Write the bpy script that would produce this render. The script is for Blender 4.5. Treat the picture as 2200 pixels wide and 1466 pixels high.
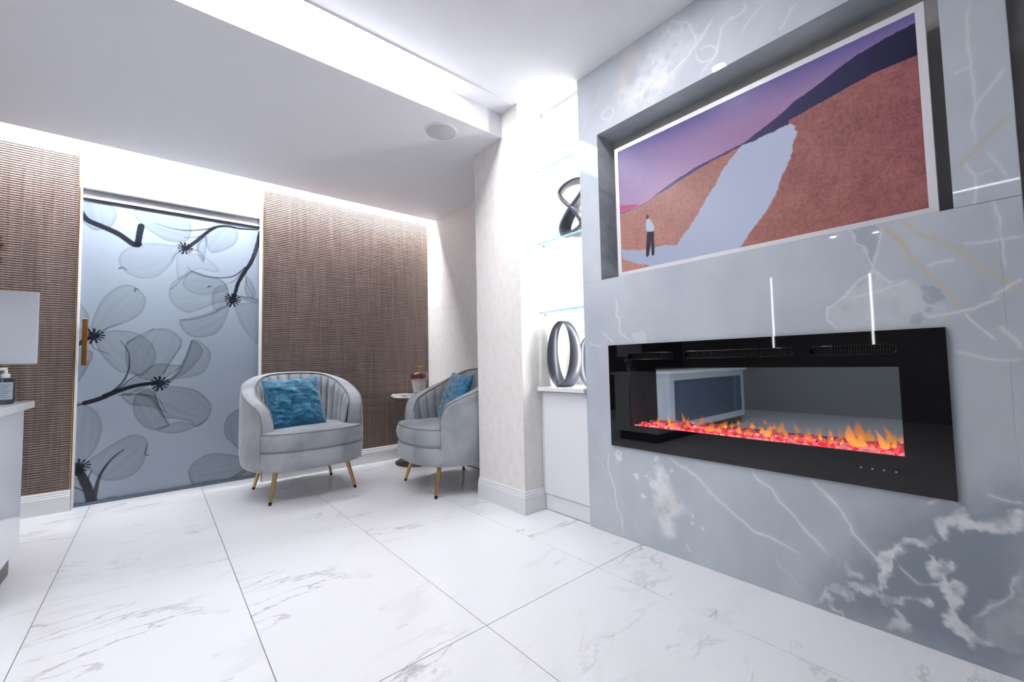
import bpy, bmesh, math, random, json
import numpy as np
from mathutils import Vector, Matrix
random.seed(7)
S = bpy.context.scene
for o in list(bpy.data.objects): bpy.data.objects.remove(o)
COL = S.collection
PI = math.pi
# ---------------------------------------------------------------- camera
cam = bpy.data.cameras.new('camera'); cam_o = bpy.data.objects.new('camera', cam); COL.objects.link(cam_o)
cam.sensor_width = 36.0; cam.lens = 36.0*903.0/2200.0; cam.clip_start = 0.02
_yaw, _pit, _rol = [math.radians(v) for v in (40.26024, 2.97092, -1.22067)]
_f = Vector((math.sin(_yaw)*math.cos(_pit), math.cos(_yaw)*math.cos(_pit), math.sin(_pit)))
_r = Vector((math.cos(_yaw), -math.sin(_yaw), 0)); _u = _r.cross(_f)
_r2 = math.cos(_rol)*_r + math.sin(_rol)*_u; _u2 = -math.sin(_rol)*_r + math.cos(_rol)*_u
M = Matrix.Identity(4)
for i in range(3): M[i][0] = _r2[i]; M[i][1] = _u2[i]; M[i][2] = -_f[i]
M.translation = (0, 0, 0.9); cam_o.matrix_world = M
S.camera = cam_o
# ---------------------------------------------------------------- world, exposure
w = bpy.data.worlds.new('world'); S.world = w; w.use_nodes = True
w.node_tree.nodes['Background'].inputs[0].default_value = (0.75, 0.82, 1.0, 1)
w.node_tree.nodes['Background'].inputs[1].default_value = 0.15
vs = S.view_settings; vs.view_transform = 'Standard'; vs.look = 'None'; vs.gamma = 1; vs.use_curve_mapping = False
vs.exposure = 0.28
# strengths of the room's lamps and an added fill (radiance of their luminous faces)
L_COVE, L_TRENCH, L_NICHE, L_SIDE, L_DOWN, L_PENDANT = 90.0, 42.0, 100.0, 16.0, 45.0, 14.0
COOL = (0.965, 0.975, 1.0)
# ---------------------------------------------------------------- helpers
def lin(c):
    c = np.asarray(c, float)/255.0
    return np.where(c <= 0.04045, c/12.92, ((c+0.055)/1.055)**2.4)
def rgba(c): return tuple(float(x) for x in lin(c)) + (1.0,)
def mat(name, col=(200, 200, 200), rough=0.5, metal=0.0, spec=0.5, coat=0.0, sheen=0.0, emit=None, es=0.0):
    m = bpy.data.materials.new(name); m.use_nodes = True
    b = m.node_tree.nodes['Principled BSDF']
    b.inputs['Base Color'].default_value = rgba(col); b.inputs['Roughness'].default_value = rough
    b.inputs['Metallic'].default_value = metal; b.inputs['Specular IOR Level'].default_value = spec
    b.inputs['Coat Weight'].default_value = coat; b.inputs['Coat Roughness'].default_value = 0.04
    b.inputs['Sheen Weight'].default_value = sheen
    if emit is not None:
        b.inputs['Emission Color'].default_value = tuple(emit)+(1,); b.inputs['Emission Strength'].default_value = es
    return m
def N(m, t, **kw):
    n = m.node_tree.nodes.new(t)
    for k, v in kw.items():
        if k.startswith('i_'):
            n.inputs[k[2:].replace('_', ' ')].default_value = v
        else: setattr(n, k, v)
    return n
def K(m, a, ao, b, bi): m.node_tree.links.new(a.outputs[ao], b.inputs[bi])
def BS(m): return m.node_tree.nodes['Principled BSDF']
def ramp(m, stops):
    r = N(m, 'ShaderNodeValToRGB'); e = r.color_ramp.elements
    while len(e) < len(stops): e.new(0.5)
    for x, (p, c) in zip(e, stops): x.position = p; x.color = c if len(c) == 4 else rgba(c)
    return r
def noise_color(m, stops, scale, detail=4, mapping=(1, 1, 1), rot=(0, 0, 0), distort=0.0, coord='Object', rough=0.55):
    tc = N(m, 'ShaderNodeTexCoord'); mp = N(m, 'ShaderNodeMapping'); mp.inputs['Scale'].default_value = mapping; mp.inputs['Rotation'].default_value = rot
    nz = N(m, 'ShaderNodeTexNoise'); nz.inputs['Scale'].default_value = scale; nz.inputs['Detail'].default_value = detail
    nz.inputs['Distortion'].default_value = distort; nz.inputs['Roughness'].default_value = rough
    K(m, tc, coord, mp, 'Vector'); K(m, mp, 0, nz, 'Vector')
    r = ramp(m, stops); K(m, nz, 0, r, 0); K(m, r, 0, BS(m), 'Base Color')
    return nz, r, mp
def bump(m, src, strength=0.2, dist=0.002):
    b = N(m, 'ShaderNodeBump'); b.inputs['Strength'].default_value = strength; b.inputs['Distance'].default_value = dist
    K(m, src, 0, b, 'Height'); K(m, b, 0, BS(m), 'Normal')
def emitter(name, col, s):
    m = bpy.data.materials.new(name); m.use_nodes = True; nt = m.node_tree; nt.nodes.clear()
    e = nt.nodes.new('ShaderNodeEmission'); o = nt.nodes.new('ShaderNodeOutputMaterial')
    e.inputs[0].default_value = tuple(col)+(1,); e.inputs[1].default_value = s; nt.links.new(e.outputs[0], o.inputs[0])
    return m
def link(name, me, m=None, parent=None, smooth=False, angle=None, loc=None):
    o = bpy.data.objects.new(name, me); COL.objects.link(o)
    if m is not None and len(me.materials) == 0: me.materials.append(m)
    if smooth:
        me.polygons.foreach_set('use_smooth', [True]*len(me.polygons))
        if angle: me.set_sharp_from_angle(angle=math.radians(angle))
    if parent is not None: o.parent = parent
    if loc is not None: o.location = loc
    return o
def pyd(name, verts, faces, m=None, parent=None, smooth=False, angle=None, loc=None, fix=True):
    me = bpy.data.meshes.new(name); me.from_pydata([tuple(v) for v in verts], [], faces); me.update()
    if fix:
        b = bmesh.new(); b.from_mesh(me); bmesh.ops.recalc_face_normals(b, faces=b.faces); b.to_mesh(me); b.free()
    return link(name, me, m, parent, smooth, angle, loc)
def box_bm(bm, a, b, bev=0.0, seg=1):
    r = bmesh.ops.create_cube(bm, size=1.0); vs_ = r['verts']
    for v in vs_:
        for i in range(3): v.co[i] = a[i] if v.co[i] < 0 else b[i]
    if bev > 0:
        es = list({e for v in vs_ for e in v.link_edges})
        bmesh.ops.bevel(bm, geom=es, offset=bev, segments=seg, affect='EDGES', profile=0.5)
def fin(name, bm, m=None, parent=None, smooth=False, angle=None, loc=None):
    bmesh.ops.recalc_face_normals(bm, faces=bm.faces)
    me = bpy.data.meshes.new(name); bm.to_mesh(me); bm.free()
    return link(name, me, m, parent, smooth, angle, loc)
def box(name, a, b, m, parent=None, bev=0.0, seg=1, loc=None):
    bm = bmesh.new(); box_bm(bm, a, b, bev, seg)
    return fin(name, bm, m, parent, smooth=bev > 0 and seg > 1, angle=40, loc=loc)
def boxes(name, lst, m, parent=None, bev=0.0):
    bm = bmesh.new()
    for a, b in lst: box_bm(bm, a, b, bev)
    return fin(name, bm, m, parent)
def empty(name, loc=(0, 0, 0), rz=0.0):
    o = bpy.data.objects.new(name, None); COL.objects.link(o); o.location = loc; o.rotation_euler = (0, 0, rz); o.empty_display_size = 0.1
    return o
def tag(o, label=None, cat=None, group=None, kind=None):
    for k, v in (('label', label), ('category', cat), ('group', group), ('kind', kind)):
        if v: o[k] = v
    return o
def struct(o): o['kind'] = 'structure'; return o
def tube_geo(path, rad, n=8, closed=False, caps=True):
    P = [Vector(p) for p in path]; L = len(P); rads = rad if hasattr(rad, '__len__') else [rad]*L
    V, F = [], []; nv = None
    for i in range(L):
        if closed: t = (P[(i+1) % L]-P[i-1])
        else: t = P[min(i+1, L-1)]-P[max(i-1, 0)]
        t.normalize()
        if nv is None:
            nv = Vector((0, 0, 1)).cross(t)
            if nv.length < 1e-3: nv = Vector((1, 0, 0)).cross(t)
        nv = (nv - t*nv.dot(t)).normalized(); bn = t.cross(nv)
        for k in range(n):
            a = 2*PI*k/n; V.append(P[i]+(nv*math.cos(a)+bn*math.sin(a))*rads[i])
    for i in range(L if closed else L-1):
        j = (i+1) % L
        for k in range(n):
            F.append((i*n+k, i*n+(k+1) % n, j*n+(k+1) % n, j*n+k))
    if caps and not closed:
        F.append(tuple(range(n))[::-1]); F.append(tuple((L-1)*n+k for k in range(n)))
    return V, F
def tube(name, path, rad, m, parent=None, n=8, closed=False):
    V, F = tube_geo(path, rad, n, closed)
    return pyd(name, V, F, m, parent, smooth=True, angle=50)
def lathe(name, prof, m, parent=None, n=32, loc=None, ang=40):
    V, F = [], []
    for (r, z) in prof:
        for k in range(n):
            a = 2*PI*k/n; V.append((r*math.cos(a), r*math.sin(a), z))
    for i in range(len(prof)-1):
        for k in range(n): F.append((i*n+k, i*n+(k+1) % n, (i+1)*n+(k+1) % n, (i+1)*n+k))
    if prof[0][0] > 1e-6: F.append(tuple(range(n))[::-1])
    if prof[-1][0] > 1e-6: F.append(tuple((len(prof)-1)*n+k for k in range(n)))
    o = pyd(name, V, F, m, parent, smooth=True, angle=ang, loc=loc)
    return o
def loft(rings, closed_ring=True, cap0=True, cap1=True):
    V, F = [], []; n = len(rings[0])
    for r in rings: V += list(r)
    for i in range(len(rings)-1):
        for k in range(n if closed_ring else n-1):
            F.append((i*n+k, i*n+(k+1) % n, (i+1)*n+(k+1) % n, (i+1)*n+k))
    if cap0: F.append(tuple(range(n))[::-1])
    if cap1: F.append(tuple((len(rings)-1)*n+k for k in range(n)))
    return V, F
def catmull(P, n, closed=False):
    P = [np.array(p, float) for p in P]; L = len(P); out = []
    for i in range(L if closed else L-1):
        if closed: a, b, c, d = P[i-1], P[i], P[(i+1) % L], P[(i+2) % L]
        else: a, b, c, d = P[max(i-1, 0)], P[i], P[i+1], P[min(i+2, L-1)]
        for k in range(n):
            t = k/n
            out.append(0.5*((2*b)+(-a+c)*t+(2*a-5*b+4*c-d)*t*t+(-a+3*b-3*c+d)*t**3))
    if not closed: out.append(P[-1])
    return np.array(out)
# value noise for the print and stone figures
_rng = np.random.default_rng(3); _tab = _rng.random((256, 256))
def vnoise(x, y):
    xi = np.floor(x).astype(int); yi = np.floor(y).astype(int); fx = x-xi; fy = y-yi
    fx = fx*fx*(3-2*fx); fy = fy*fy*(3-2*fy)
    g = lambda i, j: _tab[i % 256, j % 256]
    return (g(xi, yi)*(1-fx)+g(xi+1, yi)*fx)*(1-fy)+(g(xi, yi+1)*(1-fx)+g(xi+1, yi+1)*fx)*fy
def fbm(x, y, o=4):
    s = 0; a = 0.5; t = 0
    for k in range(o): s = s+a*vnoise(x*2**k+17.3*k, y*2**k+5.1*k); t += a; a *= 0.55
    return s/t
def dist_line(X, Y, pts):
    """distance to a polyline and the arc parameter 0..1 of the nearest point"""
    best = np.full(X.shape, 1e9); par = np.zeros(X.shape); seg = [np.hypot(*(b-a)) for a, b in zip(pts[:-1], pts[1:])]; tot = sum(seg) or 1; acc = 0
    for (a, b), l in zip(zip(pts[:-1], pts[1:]), seg):
        if l < 1e-9: continue
        d = (b-a)/l; px = X-a[0]; py = Y-a[1]; t = np.clip(px*d[0]+py*d[1], 0, l)
        q = np.hypot(px-t*d[0], py-t*d[1]); k = q < best; best = np.where(k, q, best); par = np.where(k, (acc+t)/tot, par); acc += l
    return best, par
def inside(X, Y, pts):
    c = np.zeros(X.shape, bool); n = len(pts)
    for i in range(n):
        x0, y0 = pts[i]; x1, y1 = pts[(i+1) % n]
        if y0 == y1: continue
        k = ((y0 > Y) != (y1 > Y)) & (X < (x1-x0)*(Y-y0)/(y1-y0)+x0); c ^= k
    return c
def local(X, Y, pts, pad):
    a = pts.min(0)-pad; b = pts.max(0)+pad
    return np.nonzero((X > a[0]) & (X < b[0]) & (Y > a[1]) & (Y < b[1]))[0]
def blend(C, idx, al, col):
    al = al[:, None]; C[idx] = C[idx]*(1-al)+np.asarray(col)[None, :]*al
def paint_grid(name, us, vs_, to_xyz, colour, m, parent=None, keep=None, flip=False):
    us = np.asarray(us); vs_ = np.asarray(vs_); nu, nv = len(us), len(vs_)
    U, V_ = np.meshgrid(us, vs_, indexing='ij'); U = U.ravel(); V_ = V_.ravel()
    co = np.stack(to_xyz(U, V_), 1)
    i, j = np.meshgrid(np.arange(nu-1), np.arange(nv-1), indexing='ij'); i = i.ravel(); j = j.ravel()
    if keep is not None:
        k = keep((us[i]+us[i+1])/2, (vs_[j]+vs_[j+1])/2); i, j = i[k], j[k]
    q = np.stack([i*nv+j, (i+1)*nv+j, (i+1)*nv+j+1, i*nv+j+1], 1)
    if flip: q = q[:, ::-1]
    used = np.zeros(nu*nv, bool); used[q.ravel()] = True; remap = np.cumsum(used)-1; q = remap[q]
    co = co[used]; C = colour(U[used], V_[used])
    me = bpy.data.meshes.new(name); me.vertices.add(len(co)); me.vertices.foreach_set('co', co.ravel())
    me.loops.add(q.size); me.loops.foreach_set('vertex_index', q.ravel())
    me.polygons.add(len(q)); me.polygons.foreach_set('loop_start', np.arange(0, q.size, 4)); me.polygons.foreach_set('loop_total', np.full(len(q), 4))
    me.update(calc_edges=True); me.validate()
    at = me.color_attributes.new('print', 'FLOAT_COLOR', 'POINT')
    at.data.foreach_set('color', np.concatenate([C, np.ones((len(C), 1))], 1).ravel())
    return link(name, me, m, parent)
def axis(breaks, step):
    out = []
    for a, b in zip(breaks[:-1], breaks[1:]): out += list(np.linspace(a, b, max(2, int(round((b-a)/step))+1)))[:-1]
    return out+[breaks[-1]]
def print_mat(name, rough, spec=0.5, coat=0.0, emit=0.0):
    m = mat(name, rough=rough, spec=spec, coat=coat)
    a = N(m, 'ShaderNodeAttribute', attribute_name='print')
    if emit > 0:
        BS(m).inputs['Base Color'].default_value = (0.02, 0.02, 0.02, 1)
        K(m, a, 'Color', BS(m), 'Emission Color'); BS(m).inputs['Emission Strength'].default_value = emit
    else: K(m, a, 'Color', BS(m), 'Base Color')
    return m
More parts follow.
